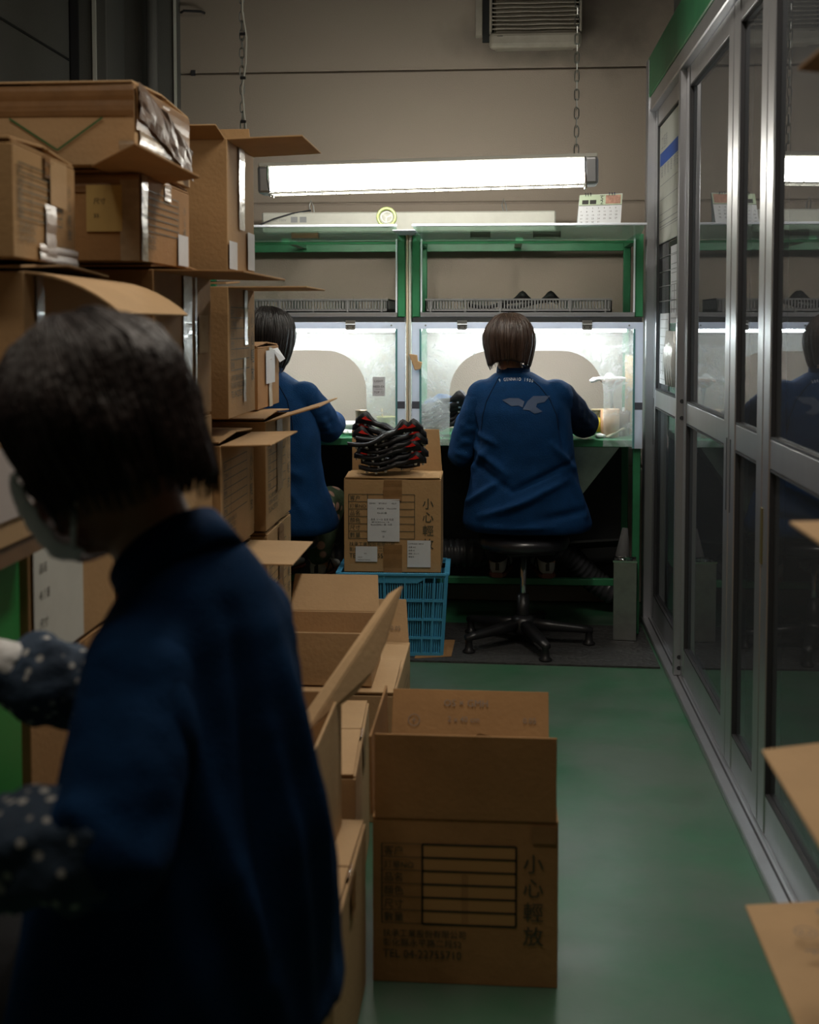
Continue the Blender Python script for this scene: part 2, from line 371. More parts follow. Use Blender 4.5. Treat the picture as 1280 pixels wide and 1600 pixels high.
# ---------------------------------------------------------------- setting
BY = 5.65; LX = -1.91; RX = 2.5; RY = -1.6; CH = 3.25
structure(MB().box((LX-.1, RY-.1, -.1), (RX+.1, BY+.1, 0)).build('floor', FLOOR, origin=(0, 0, 0)))
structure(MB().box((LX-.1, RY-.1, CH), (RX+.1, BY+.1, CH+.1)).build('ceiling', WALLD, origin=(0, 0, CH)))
wb = structure(MB().box((LX-.1, BY+.02, 0), (RX+.1, BY+.12, CH)).build('wall_back', WALL, origin=(0, 0, 0))); 
zs = [0, .64, 1.25, 1.856, 2.462, CH]
for i in range(5):
    MB().box((-1.52, BY, zs[i]+.004), (2.5, BY+.05, zs[i+1]-.004)).build('wall_panel', WALL, wb, bevel=.004)
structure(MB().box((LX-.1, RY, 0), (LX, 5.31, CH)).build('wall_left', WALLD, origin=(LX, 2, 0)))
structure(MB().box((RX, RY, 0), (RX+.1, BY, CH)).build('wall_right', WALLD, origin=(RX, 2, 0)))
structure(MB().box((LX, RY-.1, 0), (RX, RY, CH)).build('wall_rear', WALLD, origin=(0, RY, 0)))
t1 = structure(MB().box((LX-.1, 5.34, 0), (LX+.16, BY, CH)).build('trim_1', WALLD, bevel=.004))
MB().box((LX-.0, 5.325, 0), (LX+.035, 5.345, CH)).build('corner_bead', ALUD, t1)
MB().box((LX+.10, 5.325, 0), (LX+.115, 5.345, CH)).build('corner_bead', OFFW, t1)
structure(MB().box((LX+.0, 5.60, 0), (-1.50, BY+.02, CH)).build('trim_2', WALLD, origin=(-1.7, 5.6, 0)))  # stretch of back wall in shade, shade put into a darker colour
structure(MB().box((-1.515, 5.585, 0), (-1.505, BY, CH)).build('trim_3', OFFW, origin=(-1.5, 5.6, 0)))
structure(MB().box((LX+.0, -1.5, 2.455), (LX+.004, 5.31, 2.465)).build('trim_4', DARK, origin=(LX, 2, 2.45)))
pp = MB().tube([(-1.60, 5.53, 0), (-1.60, 5.53, CH)], .026, 14).build('drain_pipe', mat('grey_pipe', (.20, .20, .19), .4), smooth=True)
tag(pp, 'pale grey vertical pipe in the far left corner behind the cartons', 'pipe')
hk = MB().tube([(-1.49, 5.63, 2.74), (-1.47, 5.60, 2.74), (-1.39, 5.60, 2.735), (-1.38, 5.63, 2.735)], .006, 6).build('wall_bracket', ALUD)
tag(hk, 'small dark metal bracket fixed high on the back wall at left', 'bracket')
wm = MB().box((-1.45, BY-.006, 2.452), (-1.43, BY, 2.478)).build('seam_clip', ALUD); tag(wm, 'tiny dark clip at the left end of the upper wall seam', 'clip')

# ---------------------------------------------------------------- glazed partition on the right
PX = .62
P0, P1 = 1.95, 5.32
bw = structure(MB().box((PX, P0, 2.26), (PX+.16, P1, 2.43)).build('trim_5', GREEN, origin=(PX, 3.5, 2.26), bevel=.004))
MB().box((PX+.005, P0, 2.20), (PX+.15, P1, 2.26)).build('track', ALU, bw, bevel=.004)
MB().box((PX+.035, P0, 2.196), (PX+.045, P1, 2.201)).build('track_slot', ALUD, bw)
MB().box((PX+.085, P0, 2.196), (PX+.095, P1, 2.201)).build('track_slot', ALUD, bw)
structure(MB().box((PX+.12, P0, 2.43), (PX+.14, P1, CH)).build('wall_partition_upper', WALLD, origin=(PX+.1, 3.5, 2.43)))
sl = structure(MB().box((PX-.01, P0, 0), (PX+.15, P1, .022)).build('trim_6', ALU, origin=(PX, 3.5, 0), bevel=.003))
for x in (PX+.03, PX+.085): MB().box((x, P0, .022), (x+.008, P1, .034)).build('rail', ALU, sl)
for x in (PX+.018, PX+.06, PX+.11): MB().box((x, P0, .0215), (x+.006, P1, .0228)).build('groove', ALUD, sl)
structure(MB().box((PX-.005, 5.29, .0), (PX+.15, 5.36, 2.42)).build('trim_7', ALU, origin=(PX, 5.3, 0), bevel=.004))
structure(MB().box((PX, P0-.05, .0), (PX+.16, P0, 2.43)).build('trim_8', ALU, origin=(PX, P0, 0), bevel=.004))
structure(MB().box((PX+.15, 5.3, 0), (PX+.17, BY, CH)).build('wall_partition_end', WALLD, origin=(PX+.16, 5.4, 0)))
def door(n, x, y0, y1, handle=None, sn=.06, sf=.06):
    d = structure(link('door_%d' % n, None)); d.location = (x, (y0+y1)/2, .03); ORG[d.name] = Vector(d.location)
    t = .034
    MB().box((x, y0, .035), (x+t, y0+sn, 2.2)).build('stile', ALU, d, bevel=.004)
    MB().box((x, y1-sf, .035), (x+t, y1, 2.2)).build('stile', ALU, d, bevel=.004)
    for a, b in ((.035, .135), (.945, 1.018), (2.13, 2.2)): MB().box((x+.003, y0+sn, a), (x+t-.003, y1-sf, b)).build('rail', ALU, d, bevel=.003)
    for a, b in ((.135, .945), (1.018, 2.13)):
        MB().box((x+.014, y0+sn-.003, a-.003), (x+.019, y1-sf+.003, b+.003)).build('pane', GLASS, d)
        g = MB()
        for y in (y0+sn, y1-sf-.006): g.box((x+.002, y, a), (x+.0135, y+.006, b))
        for z in (a, b-.006): g.box((x+.002, y0+sn, z), (x+.0135, y1-sf, z+.006))
        g.build('glazing_gasket', ALUD, d)
    if handle: handle(d, x)
    return d
def grip(y, z0, z1):
    def f(d, x):
        MB().box((x-.001, y-.006, z0), (x+.002, y+.006, z1)).build('finger_pull', ALUD, d)
    return f
door(1, PX+.03, 4.48, 5.285, grip(5.262, .78, .98))
door(2, PX+.03, 3.535, 4.41, grip(3.56, .76, .97), sn=.075)
door(3, PX+.03, 3.085, 3.53, grip(3.505, .76, .97), sn=.07, sf=.085)
def brass(d, x): MB().box((x-.003, 3.07-.008, .70), (x+.003, 3.07+.012, .84)).build('latch', mat('old_brass', (.25, .2, .08), .4, metal=.7), d)
door(4, PX+.03, 1.96, 3.08, brass, sf=.075)
cp = thing('steel_upright', 'flat steel upright with bolt holes in front of the partition doors', 'post', (PX+.01, 4.42, .02))
MB().box((PX+.006, 4.415, .022), (PX+.046, 4.445, 2.195)).build('bar', ALU, cp, bevel=.003)
for z in (.09, .05, .96, 1.02): 
    MB().tube([(PX+.026, 4.4135, z), (PX+.026, 4.4155, z)], .008, 10).build('bolt_hole', ALUD, cp)
# posters and papers behind the far pane
def sheet(name, lab, cat, x, y0, y1, z0, z1, fn=None, m=PAPER, grp=None):
    o = thing(name, lab, cat, (x, (y0+y1)/2, z0), group=grp)
    MB().box((x, y0, z0), (x+.001, y1, z1)).build('sheet', m, o)
    if fn:
        for mt, p in fn(y1-y0, z1-z0): p.put('print', mt, o, (x, y1, z0), (0, -1, 0), (0, 0, 1), (-1, 0, 0), .0008)
    return o
BLUEI = mat('blue_ink', (.03, .10, .42), .6)
def poster(W, H):
    a = Print().rect(.02, H-.17, W-.02, H-.115); b = Print()
    b.text('工程表', .06, H-.10, .06); 
    for k in range(6): b.text('品質管理表'[k % 5], .06+k*.09, H-.215, .05)
    for k in range(9): b.line(.03, H-.25-k*.06, W-.03, H-.25-k*.06, .003)
    for k in range(7): b.line(.03+k*(W-.06)/6, .15, .03+k*(W-.06)/6, H-.25, .002)
    b.line(.02, .07, W-.02, .07, .004).line(.02, .09, W-.02, .09, .004)
    return [(BLUEI, a), (mat('grey_ink', (.28, .29, .30), .7), b)]
sheet('wall_chart', 'large white chart with a blue header bar behind the far door pane', 'poster', PX+.040, 4.545, 5.22, 1.63, 2.12, poster, mat('aged_white_paper', (.55, .56, .52), .7, var=.1))
def tbl(W, H):
    b = Print(); n = int(H/.035)
    for k in range(n): b.line(.02, .02+k*.035, W-.02, .02+k*.035, .003)
    for k in range(4): b.rect(.03+k*W/4.3, .04, .05+k*W/4.3, H*.5)
    return [(mat('grey_ink', (.28, .29, .30), .7), b)]
sheet('notice_sheet', 'printed table sheet hanging under the chart behind the far pane', 'notice', PX+.040, 4.56, 4.85, 1.30, 1.60, tbl)
sheet('notice_sheet', 'curled white notice taped above the middle rail of the far door', 'notice', PX+.041, 4.90, 5.16, 1.05, 1.34, tbl)
bg = MB()
for k in range(8): bg.tube([(PX+.026+.004*(k % 2), 4.62+k*.03, 1.06), (PX+.024, 4.63+k*.03, 1.16), (PX+.030, 4.62+k*.03, 1.27)], [.010, .014, .008], 8)
pb = bg.build('plastic_bag', mat('crinkled_clear_plastic', (.6, .62, .62), .12, bump=1., bscale=40, coat=1), smooth=True); tag(pb, 'crinkled clear plastic bag hanging below the notices behind the far pane', 'bag')
# dim store room behind the glass: shelf with dark crates
sh = thing('storage_shelf', 'dark steel shelf in the unlit room behind the glass doors', 'shelf', (1.7, 3.6, 0))
for y in (2.2, 3.6, 5.0):
    for x in (1.45, 1.95): MB().box((x, y, 0), (x+.04, y+.04, 2.1)).build('post', DARK, sh)
for z in (.35, .95, 1.55, 2.05): MB().box((1.45, 2.2, z), (1.99, 5.04, z+.03)).build('shelf_board', DARK, sh)

# ---------------------------------------------------------------- lamps, wall heater
lens = emis('lamp_lens_lit', (1., .965, .87), 23)
A = atY(408, 283, 4.62); B = atY(932, 268, 4.62)
lx0, lx1, ly = A.x, B.x, 4.62
fx = thing('hanging_tube_lamp', 'lit fluorescent batten lamp hanging on chains above the benches', 'lamp', ((lx0+lx1)/2, ly, A.z))
zc0, zc1 = A.z, B.z
def zl(x): return zc0+(zc1-zc0)*(x-lx0)/(lx1-lx0)
MB().bar((lx0+.04, ly, zc0+.001), (lx1-.045, ly, zc1-.001), .062, .080).build('lamp_lens', lens, fx, bevel=.012, seg=2)
MB().bar((lx0-.0, ly, zc0+.055), (lx1, ly, zc1+.055), .10, .016).build('housing', OFFW, fx, bevel=.003)
for x0, x1 in ((lx0-.005, lx0+.045), (lx1-.05, lx1+.005)):
    MB().bar((x0, ly, zl(x0)), (x1, ly, zl(x1)), .098, .106).build('end_cap', ALU, fx, bevel=.012, seg=2)
g = MB()
for k in range(22):
    x = lx0+.07+k*(lx1-lx0-.14)/21; g.tube([(x, ly-.046, zl(x)-.045), (x, ly+.04, zl(x)-.053)], .0018, 5)
for dy in (-.046, 0, .04): g.tube([(lx0+.04, ly+dy, zl(lx0)-.052), (lx1-.04, ly+dy, zl(lx1)-.052)], .002, 5)
g.build('wire_guard', OFFW, fx)
for x0 in (lx0+.035, lx1-.045):
    g = MB().tube([(x0, ly-.052, zl(x0)+.05), (x0, ly-.056, zl(x0)), (x0+.006, ly-.04, zl(x0)-.062), (x0+.006, ly+.04, zl(x0)-.062), (x0, ly+.056, zl(x0)), (x0, ly+.052, zl(x0)+.05)], .003, 6).build('end_clip', CHROME, fx)
def chainobj(px, y0, ztop, zbot, lab, Y, cord=False, step=.034, r=.0022, sz=.008):
    x = px; o = thing('hanging_chain', lab, 'chain', (x, Y, zbot)); n = int((ztop-zbot)/step)
    m = MB()
    for k in range(n):
        z = zbot+(k+.5)*step; a = (k % 2)
        dx, dy = (sz, 0) if a == 0 else (0, sz)
        m.tube([(x+dx, Y+dy, z-step*.35), (x+dx*.6, Y+dy*.6, z-step*.58), (x-dx*.6, Y-dy*.6, z-step*.58), (x-dx, Y-dy, z-step*.35), (x-dx, Y-dy, z+step*.35), (x-dx*.6, Y-dy*.6, z+step*.58), (x+dx*.6, Y+dy*.6, z+step*.58), (x+dx, Y+dy, z+step*.35)], r, 5, closed=True)
    m.build('links', STEEL, o)
    if cord:
        pts = [(x+.012+.010*math.sin(k*1.7), Y-.01, zbot+(ztop-zbot)*k/14) for k in range(15)]
        MB().tube(pts, .0035, 6).build('power_cord', OFFW, o)
        t = MB()
        for k in range(1, 8): z = zbot+(ztop-zbot)*k/8.2; t.tube([(x-.004, Y-.012, z), (x+.016, Y-.014, z)], .006, 6)
        t.build('cable_tie', ALUD, o)
    return o
c1 = atY(379, 200, 4.62); chainobj(c1.x, 0, CH, zl(c1.x)+.06, 'chain with a white cord tied along it holding the left end of the lamp', 4.62, True)
c2 = atY(901, 200, 4.62); chainobj(c2.x, 0, CH, zl(c2.x)+.065, 'thin bare chain holding the right end of the lamp', 4.62)
A = atY(412, 350, 5.40); B = atY(868, 350, 5.40)
f2 = thing('unlit_tube_lamp', 'long white lamp body lying unlit behind the bench hoods', 'lamp', ((A.x+B.x)/2, 5.4, A.z))
MB().box((A.x, 5.36, 1.70), (B.x, 5.46, 1.79)).build('body', OFFW, f2, bevel=.006)
Print().text('AC 100V', .05, .05, .016).rect(.13, .045, .16, .07).rect(.17, .045, .20, .07).put('rating_print', mat('grey_ink', (.28, .29, .30), .7), f2, (A.x, 5.36, 1.70), (1, 0, 0), (0, 0, 1), (0, -1, 0))
for px in (486, 787):
    p = atY(px, 330, 5.40)
    MB().tube([(p.x, 5.4, 1.79), (p.x-.008, 5.4, 1.82), (p.x, 5.4, 1.845), (p.x+.01, 5.4, 1.82), (p.x+.014, 5.4, 1.79)], .003, 6).build('hanger', STEEL, f2)
p = atY(486, 335, 5.38); cdw = MB().tube([(p.x, 5.38, 1.80), (p.x-.08, 5.36, 1.785), (p.x-.16, 5.34, 1.76), (p.x-.26, 5.32, 1.715), (p.x-.40, 5.30, 1.70)], .004, 6).build('lamp_cord', ALUD, smooth=True)
tag(cdw, 'dark cord drooping from the hanger of the unlit lamp at left', 'cord')
# extractor / air unit
A = atY(765, 0, 5.50); B = atY(909, 75, 5.50)
hv = thing('wall_ventilator', 'beige louvred ventilator box mounted high on the back wall', 'ventilator', ((A.x+B.x)/2, 5.57, B.z))
x0, x1, z0 = A.x, B.x, B.z
MB().box((x0+.02, 5.50, z0+.02), (x1-.02, 5.65, 3.1)).build('back_box', VENT, hv, bevel=.01)
MB().box((x0, 5.47, z0), (x1, 5.53, z0+.072)).build('lower_panel', VENT, hv, bevel=.02, seg=3)
MB().box((x0, 5.47, z0+.07), (x0+.012, 5.53, 3.1)).build('side_frame', VENT, hv, bevel=.004)
MB().box((x1-.012, 5.47, z0+.07), (x1, 5.53, 3.1)).build('side_frame', VENT, hv, bevel=.004)
MB().box((x0, 5.47, 3.1), (x1, 5.53, 3.14)).build('top_panel', VENT, hv, bevel=.01)
MB().box((x0+.01, 5.515, z0+.06), (x1-.01, 5.52, 3.11)).build('dark_core', DARK, hv)
k = 0; z = z0+.082
while z < 3.1:
    m = MB(); n = 12
    for i in range(n):
        xa = x0+.012+(x1-x0-.024)*i/n; xb = x0+.012+(x1-x0-.024)*(i+1)/n; za = z+.0012*math.sin(i*.9+k); zb = z+.0012*math.sin((i+1)*.9+k)
        m.add([(xa, 5.48, za), (xb, 5.48, zb), (xb, 5.51, zb+.010), (xa, 5.51, za+.010), (xa, 5.48, za+.005), (xb, 5.48, zb+.005), (xb, 5.51, zb+.015), (xa, 5.51, za+.015)], [(0, 3, 2, 1), (4, 5, 6, 7), (0, 1, 5, 4), (2, 3, 7, 6)])
    m.build('louvre', VENT, hv); z += .0185; k += 1
Print().rect(.035, .05, .06, .053).put('small_mark', INKB, hv, (x0, 5.47, z0), (1, 0, 0), (0, 0, 1), (0, -1, 0))
ve = atY(743, 58, 5.62); bt = MB().box((ve.x, 5.60, ve.z), (ve.x+.032, 5.65, 3.1)).build('ventilator_side_batten', VENT, bevel=.003); tag(bt, 'pale vertical batten on the wall left of the ventilator', 'batten')
bt2 = MB().box((ve.x+.032, 5.63, ve.z-.02), (x0+.02, 5.65, 3.1)).build('dark_backing_board', DARK); tag(bt2, 'dark board on the wall between batten and ventilator', 'board')

# ---------------------------------------------------------------- workbenches with hoods
DY = 5.05; DZ = .82; DB = 5.57
ledm = emis('strip_light_lit', (.95, .98, 1.), 66)
SHADE_ARCH = .172
def bench(x0, x1, which, arch):
    w_ = x1-x0
    r = thing('hooded_workbench', which, 'workbench', ((x0+x1)/2, (DY+DB)/2, 0))
    MB().box((x0, DY, DZ-.032), (x1, DB, DZ)).build('worktop', GREEN, r, bevel=.003)
    for x in (x0+.002, x1-.034):
        for y in (DY+.005, DB-.035): MB().box((x, y, .0085 if (x0 > -.4 and y < 5.2) else 0), (x+.030, y+.030, DZ-.032)).build('leg', GREEN, r, bevel=.002)
    MB().box((x0+.03, DY+.045, .20), (x1-.03, DY+.075, .228)).build('foot_rail', GREEN, r, bevel=.002)
    for x in (x0+.002, x1-.03): MB().box((x, DY+.035, .20), (x+.028, DB-.035, .228)).build('side_rail', GREEN, r, bevel=.002)
    MB().box((x0+.03, DB-.03, .1), (x1-.03, DB-.02, DZ-.04)).build('rear_panel', DARK, r)
    # hood posts (upper shelf frame)
    for x in (x0, x1-.032):
        MB().box((x, DY, 1.325), (x+.032, DY+.032, 1.665)).build('post', GREEN, r, bevel=.003)
        MB().box((x, DB-.03, DZ), (x+.032, DB, 1.665)).build('rear_post', GREEN, r, bevel=.003)
        MB().box((x, DY+.032, 1.64), (x+.032, DB-.03, 1.665)).build('side_beam', GREEN, r)
    MB().box((x0+.032, DY+.006, 1.628), (x1-.032, DY+.02, 1.638)).build('front_beam', GREEN, r)
    MB().box((x0+.032, DB-.03, 1.625), (x1-.032, DB, 1.665)).build('rear_beam', GREEN, r, bevel=.002)
    MB().box((x0+w_*.45, DY+.02, 1.640), (x0+w_*.45+.03, DB-.03, 1.655)).build('cross_beam', GREEN, r)
    # shelf
    MB().box((x0+.034, DY-.005, 1.325), (x1-.034, DB-.03, 1.345)).build('shelf', ALU, r, bevel=.003)
    MB().box((x0+.004, DY-.004, 1.305), (x1-.004, DB-.03, 1.324)).build('hood_roof', DARK, r)
    # white frame of the shield
    yf = DY-.014
    MB().prism([(x0, yf, 1.304), (x0+.036, yf, 1.276), (x1-.036, yf, 1.276), (x1, yf, 1.304)], (0, .012, 0)).build('shield_top_rail', MILK, r)
    for s in (0, 1):
        xa, xb = (x0, x0+.036) if s == 0 else (x1-.036, x1)
        e = x0 if s == 0 else x1; i_ = xb if s == 0 else xa
        MB().prism([(e, yf, DZ-.035), (e, yf, 1.304), (i_, yf, 1.276), (i_, yf, DZ-.035)][::(1 if s else -1)], (0, .012, 0)).build('shield_side_rail', MILK, r)
        MB().box((xa+.001, yf-.0015, .945), (xb-.001, yf+.001, .975)).build('dark_band', mat('dark_slate_tape', (.07, .075, .10), .5), r)
        MB().box((i_-.004, yf-.002, DZ-.035), (i_+.004, yf+.010, 1.276)).build('shield_edge', mat('teal_acrylic_edge', (.10, .26, .27), .2), r)
    for u in (.06, .5, .94): MB().tube([(x0+w_*u, yf-.003, 1.291), (x0+w_*u, yf, 1.291)], .004, 8).build('screw', STEEL, r)
    for u in (.22, .76):
        hg = MB(); xx = x0+w_*u; hg.box((xx-.02, yf-.004, 1.296), (xx+.02, yf, 1.312)); hg.box((xx-.02, yf-.004, 1.272), (xx+.02, yf, 1.294)); hg.tube([(xx-.02, yf-.005, 1.295), (xx+.02, yf-.005, 1.295)], .003, 6)
        h_ = hg.build('hinge', STEEL, r); s_ = MB()
        for dx in (-.011, .011): s_.tube([(xx+dx, yf-.0055, 1.284), (xx+dx, yf-.004, 1.284)], .003, 6)
        s_.build('screw', ALUD, h_)
    # scuffed acrylic shield with arch opening
    ax0, ax1, ztop = arch; R = SHADE_ARCH; poly = [(x0+.036, DZ-.028), (ax0, DZ-.028)]
    for k in range(13): a = PI-PI/2*k/12; poly.append((ax0+R+R*math.cos(a), ztop-R+R*math.sin(a)))
    for k in range(13): a = PI/2-PI/2*k/12; poly.append((ax1-R+R*math.cos(a), ztop-R+R*math.sin(a)))
    poly += [(ax1, DZ-.028), (x1-.036, DZ-.028), (x1-.036, 1.278), (x0+.036, 1.278)]
    MB().prism([(x, yf+.004, z) for x, z in poly][::-1], (0, .004, 0)).build('acrylic_shield', ACR, r)
    # side windows, strip lamp
    MB().box((x0+.003, DY+.002, DZ), (x0+.006, DB-.03, 1.30)).build('side_pane', ACR, r)
    MB().box((x1-.006, DY+.002, DZ), (x1-.003, DB-.03, 1.30)).build('side_pane', ACR, r)
    l = MB().box((x0+.05, DY+.10, 1.282), (x1-.05, DY+.15, 1.304)).build('strip_lamp', OFFW, r)
    MB().box((x0+.055, DY+.104, 1.262), (x1-.055, DY+.146, 1.2819)).build('light_tube', ledm, l, bevel=.005)
    # raised acrylic door with bright edge and handle
    dh = (DY, 1.640); dn = (DY-.235, 1.684)
    dd = MB().add([(x0+.02, dh[0], dh[1]), (x1-.02, dh[0], dh[1]), (x1-.02, dn[0], dn[1]), (x0+.02, dn[0], dn[1]), (x0+.02, dh[0], dh[1]+.004), (x1-.02, dh[0], dh[1]+.004), (x1-.02, dn[0], dn[1]+.004), (x0+.02, dn[0], dn[1]+.004)],
                  [(0, 1, 2, 3), (7, 6, 5, 4), (0, 4, 5, 1), (1, 5, 6, 2), (2, 6, 7, 3), (3, 7, 4, 0)]).build('raised_door', ACR2, r)
    MB().box((x0+.015, dn[0]-.006, dn[1]-.003), (x1-.015, dn[0]+.006, dn[1]+.007)).build('door_edge', WHITEM, dd, bevel=.002)
    for u, l_ in ((.58, .055), (.30, .04)):
        xx = x0+w_*u; h2 = MB(); y_ = DY-.12; zz = 1.668
        h2.box((xx-l_, y_-.02, zz-.022), (xx+l_, y_-.016, zz+.0)); h2.box((xx-l_, y_+.016, zz-.022), (xx+l_, y_+.02, zz+.0)); h2.box((xx-l_, y_-.02, zz-.026), (xx-l_+.004, y_+.02, zz)); h2.box((xx+l_-.004, y_-.02, zz-.026), (xx+l_, y_+.02, zz))
        h2.build('door_handle', JAR, dd)
    for x in (x0+.036, x1-.040): MB().box((x, DY-.006, 1.345), (x+.006, DY+.012, 1.648)).build('edge_strip', WHITEM, r)  # white strips paint the lit edge of the acrylic
    return r
bxm = atY(633.5, 500, DY).x; bx1 = atY(1003, 690, DY).x; bx0 = atY(644, 500, DY).x
W_ = bx1-bx0
a0 = atY(703, 600, DY).x; a1 = atY(943, 600, DY).x; az = atY(800, 548, DY).z
b1 = atY(573, 600, DY).x
b_r = bench(bx0, bx1, 'right green workbench with lit acrylic hood in front of the seated centre worker', (a0, a1, az))
b_l = bench(bxm-W_, bxm, 'left green workbench with lit acrylic hood, half hidden by the carton stacks', (b1-(a1-a0), b1, az))
st = MB().box((bxm+.004, DY-.01, .5), ((bxm+bx0)/2-.001, DY+.02, 1.67)).build('divider_slat', PALEW, bevel=.002); tag(st, 'left one of two pale wooden slats between the two workbenches', 'slat')
st = MB().box(((bxm+bx0)/2+.001, DY-.008, .5), (bx0-.004, DY+.02, 1.66)).build('divider_slat', OFFW, bevel=.002); tag(st, 'right one of two pale slats between the two workbenches', 'slat')
# funnel and hose under the right bench
fn = thing('dust_funnel', 'grey sheet metal funnel under the right workbench', 'funnel', (.33, 5.3, .4))
MB().add([(.14, 5.14, DZ-.034), (.50, 5.14, DZ-.034), (.50, 5.45, DZ-.034), (.14, 5.45, DZ-.034), (.20, 5.22, .48), (.28, 5.22, .48), (.28, 5.36, .48), (.20, 5.36, .48)], [(0, 1, 5, 4), (1, 2, 6, 5), (2, 3, 7, 6), (3, 0, 4, 7), (4, 5, 6, 7)]).build('cone', STEEL, fn)
MB().tube([(.24, 5.29, .49), (.24, 5.29, .40)], .05, 16).build('spout', STEEL, fn, smooth=True)
def hose(pts, r, lab):
    pts = [Vector(p) for p in pts]; P = []; 
    for i in range(len(pts)-1):
        n = max(4, int((pts[i+1]-pts[i]).length/.009))
        for k in range(n): P.append(pts[i].lerp(pts[i+1], k/n))
    P2 = P[:]
    for _ in range(12): P2 = [P2[0]]+[(P2[i-1]+P2[i]*2+P2[i+1])/4 for i in range(1, len(P2)-1)]+[P2[-1]]
    o = MB().tube(P2, [r*(1 if i % 3 else .86) for i in range(len(P2))], 18).build('flexible_hose', mat('dark_hose_plastic', (.05, .052, .058), .35), smooth=True)
    return tag(o, lab, 'hose')
hose([(-.75, 5.32, .26), (-.35, 5.30, .29), (-.12, 5.32, .29), (.0, 5.42, .26)], .062, 'ribbed dark hose lying behind the blue crate under the bench')
hose([(.20, 5.35, .33), (.30, 5.40, .27), (.42, 5.46, .14), (.52, 5.46, .08)], .055, 'ribbed dark hose curving down behind the stool')
dk = MB().add([(.22, 5.30, .335), (.52, 5.28, .36), (.52, 5.46, .30), (.22, 5.46, .28), (.22, 5.30, .345), (.52, 5.28, .37), (.52, 5.46, .31), (.22, 5.46, .29)], [(0, 3, 2, 1), (4, 5, 6, 7), (0, 1, 5, 4), (1, 2, 6, 5), (2, 3, 7, 6), (3, 0, 4, 7)]).build('duct_sheet', DARK); tag(dk, 'dull sheet metal duct piece under the bench beside the hose', 'duct')

# trays in the hood shelves
def tray(xa, xb, lab):
    o = thing('slotted_tray', lab, 'tray', ((xa+xb)/2, 5.2, 1.345), group='slotted trays on the hood shelves')
    y0, y1, z0, z1 = DY+.02, DY+.36, 1.346, 1.402; n = int((xb-xa)/.0125)
    MB().box((xa, y0, z0), (xb, y1, z0+.005)).build('base', GREYP, o)
    for ya in (y0, y1-.006):
        m = MB(); m.box((xa, ya-.003, z1-.007), (xb, ya+.006, z1)); m.box((xa, ya, z0), (xb, ya+.006, z0+.014))
        for k in range(n+1): x = xa+k*(xb-xa-.005)/n; m.box((x, ya, z0+.01), (x+.0055, ya+.005, z1-.004))
        for k in range(6): x = xa+.02+k*(xb-xa-.05)/5; m.box((x, ya-.006, z0), (x+.006, ya, z1))
        m.build('slotted_side', GREYP, o)
    for xx in (xa, xb-.006):
        m = MB().box((xx, y0, z1-.007), (xx+.006, y1, z1)); m.box((xx, y0, z0), (xx+.006, y1, z0+.014))
        for k in range(12): y = y0+k*(y1-y0)/12; m.box((xx, y, z0), (xx+.006, y+.02, z1))
        m.build('slotted_end', GREYP, o)
    return o
tx0 = atY(664, 480, DY).x; tx1 = atY(957, 480, DY).x; tray(tx0, tx1, 'grey slotted tray with dark soles in it on the right hood shelf')
tx3 = atY(606, 480, DY).x; tray(tx3-(tx1-tx0), tx3, 'empty looking grey slotted tray on the left hood shelf')

# calendar
cal = thing('desk_calendar', 'small white desk calendar standing on top of the right hood', 'calendar', atY(937, 352, 4.98), group=None)
pA, pB, pC, pD = atY(903, 352, 4.97), atY(970, 350, 4.97), atY(973, 302, 5.02), atY(906, 305, 5.02)
MB().prism([pA, pB, pC, pD], (0, .003, 0)).build('page', PAPER, cal)
MB().prism([pA+V(0, .09, 0), pB+V(0, .09, 0), pC+V(0, .006, 0), pD+V(0, .006, 0)], (0, .003, 0)).build('rear_stand', PAPER, cal)
u = (pB-pA); v = (pD-pA); cw, chh = u.length, v.length; u.normalize(); v.normalize(); nn = u.cross(v).normalized()*1
if nn.y > 0: nn = -nn
Print().rect(0, chh*.64, cw, chh).put('header', mat('pale_green_paper', (.42, .50, .36), .6), cal, pA, u, v, nn, .0008)
Print().rect(cw*.62, chh*.68, cw*.97, chh*.97).put('picture', mat('pink_picture_print', (.50, .27, .20), .6, var=.5, vscale=60), cal, pA, u, v, nn, .0012)
p = Print(); p.rect(0, chh*.63, cw, chh*.645).rect(cw*.07, chh*.68, cw*.22, chh*.82).rect(cw*.25, chh*.68, cw*.40, chh*.82).text('5', cw*.49, chh*.80, chh*.2).text('2', cw*.49, chh*.67, chh*.2).text('MAY', cw*.48, chh*.93, chh*.07)
d = 1
for r_ in range(5):
    for c_ in range(7):
        if d <= 31 and (r_ or c_ >= 1): p.text(str(d), cw*(.04+c_*.135), chh*(.52-r_*.115), chh*.075); d += 1
p.put('dates', INKB, cal, pA, u, v, nn, .0016)
m = MB()
for q in (.14, .20, .26, .70, .76, .82):
    c = pA.lerp(pB, q)+(pD-pA)+V(0, .002, 0); m.tube([c+V(0, .008*math.cos(a), .008*math.sin(a)) for a in [k*PI/4 for k in range(8)]], .0016, 5, closed=True)
m.build('wire_binding', CHROME, cal)
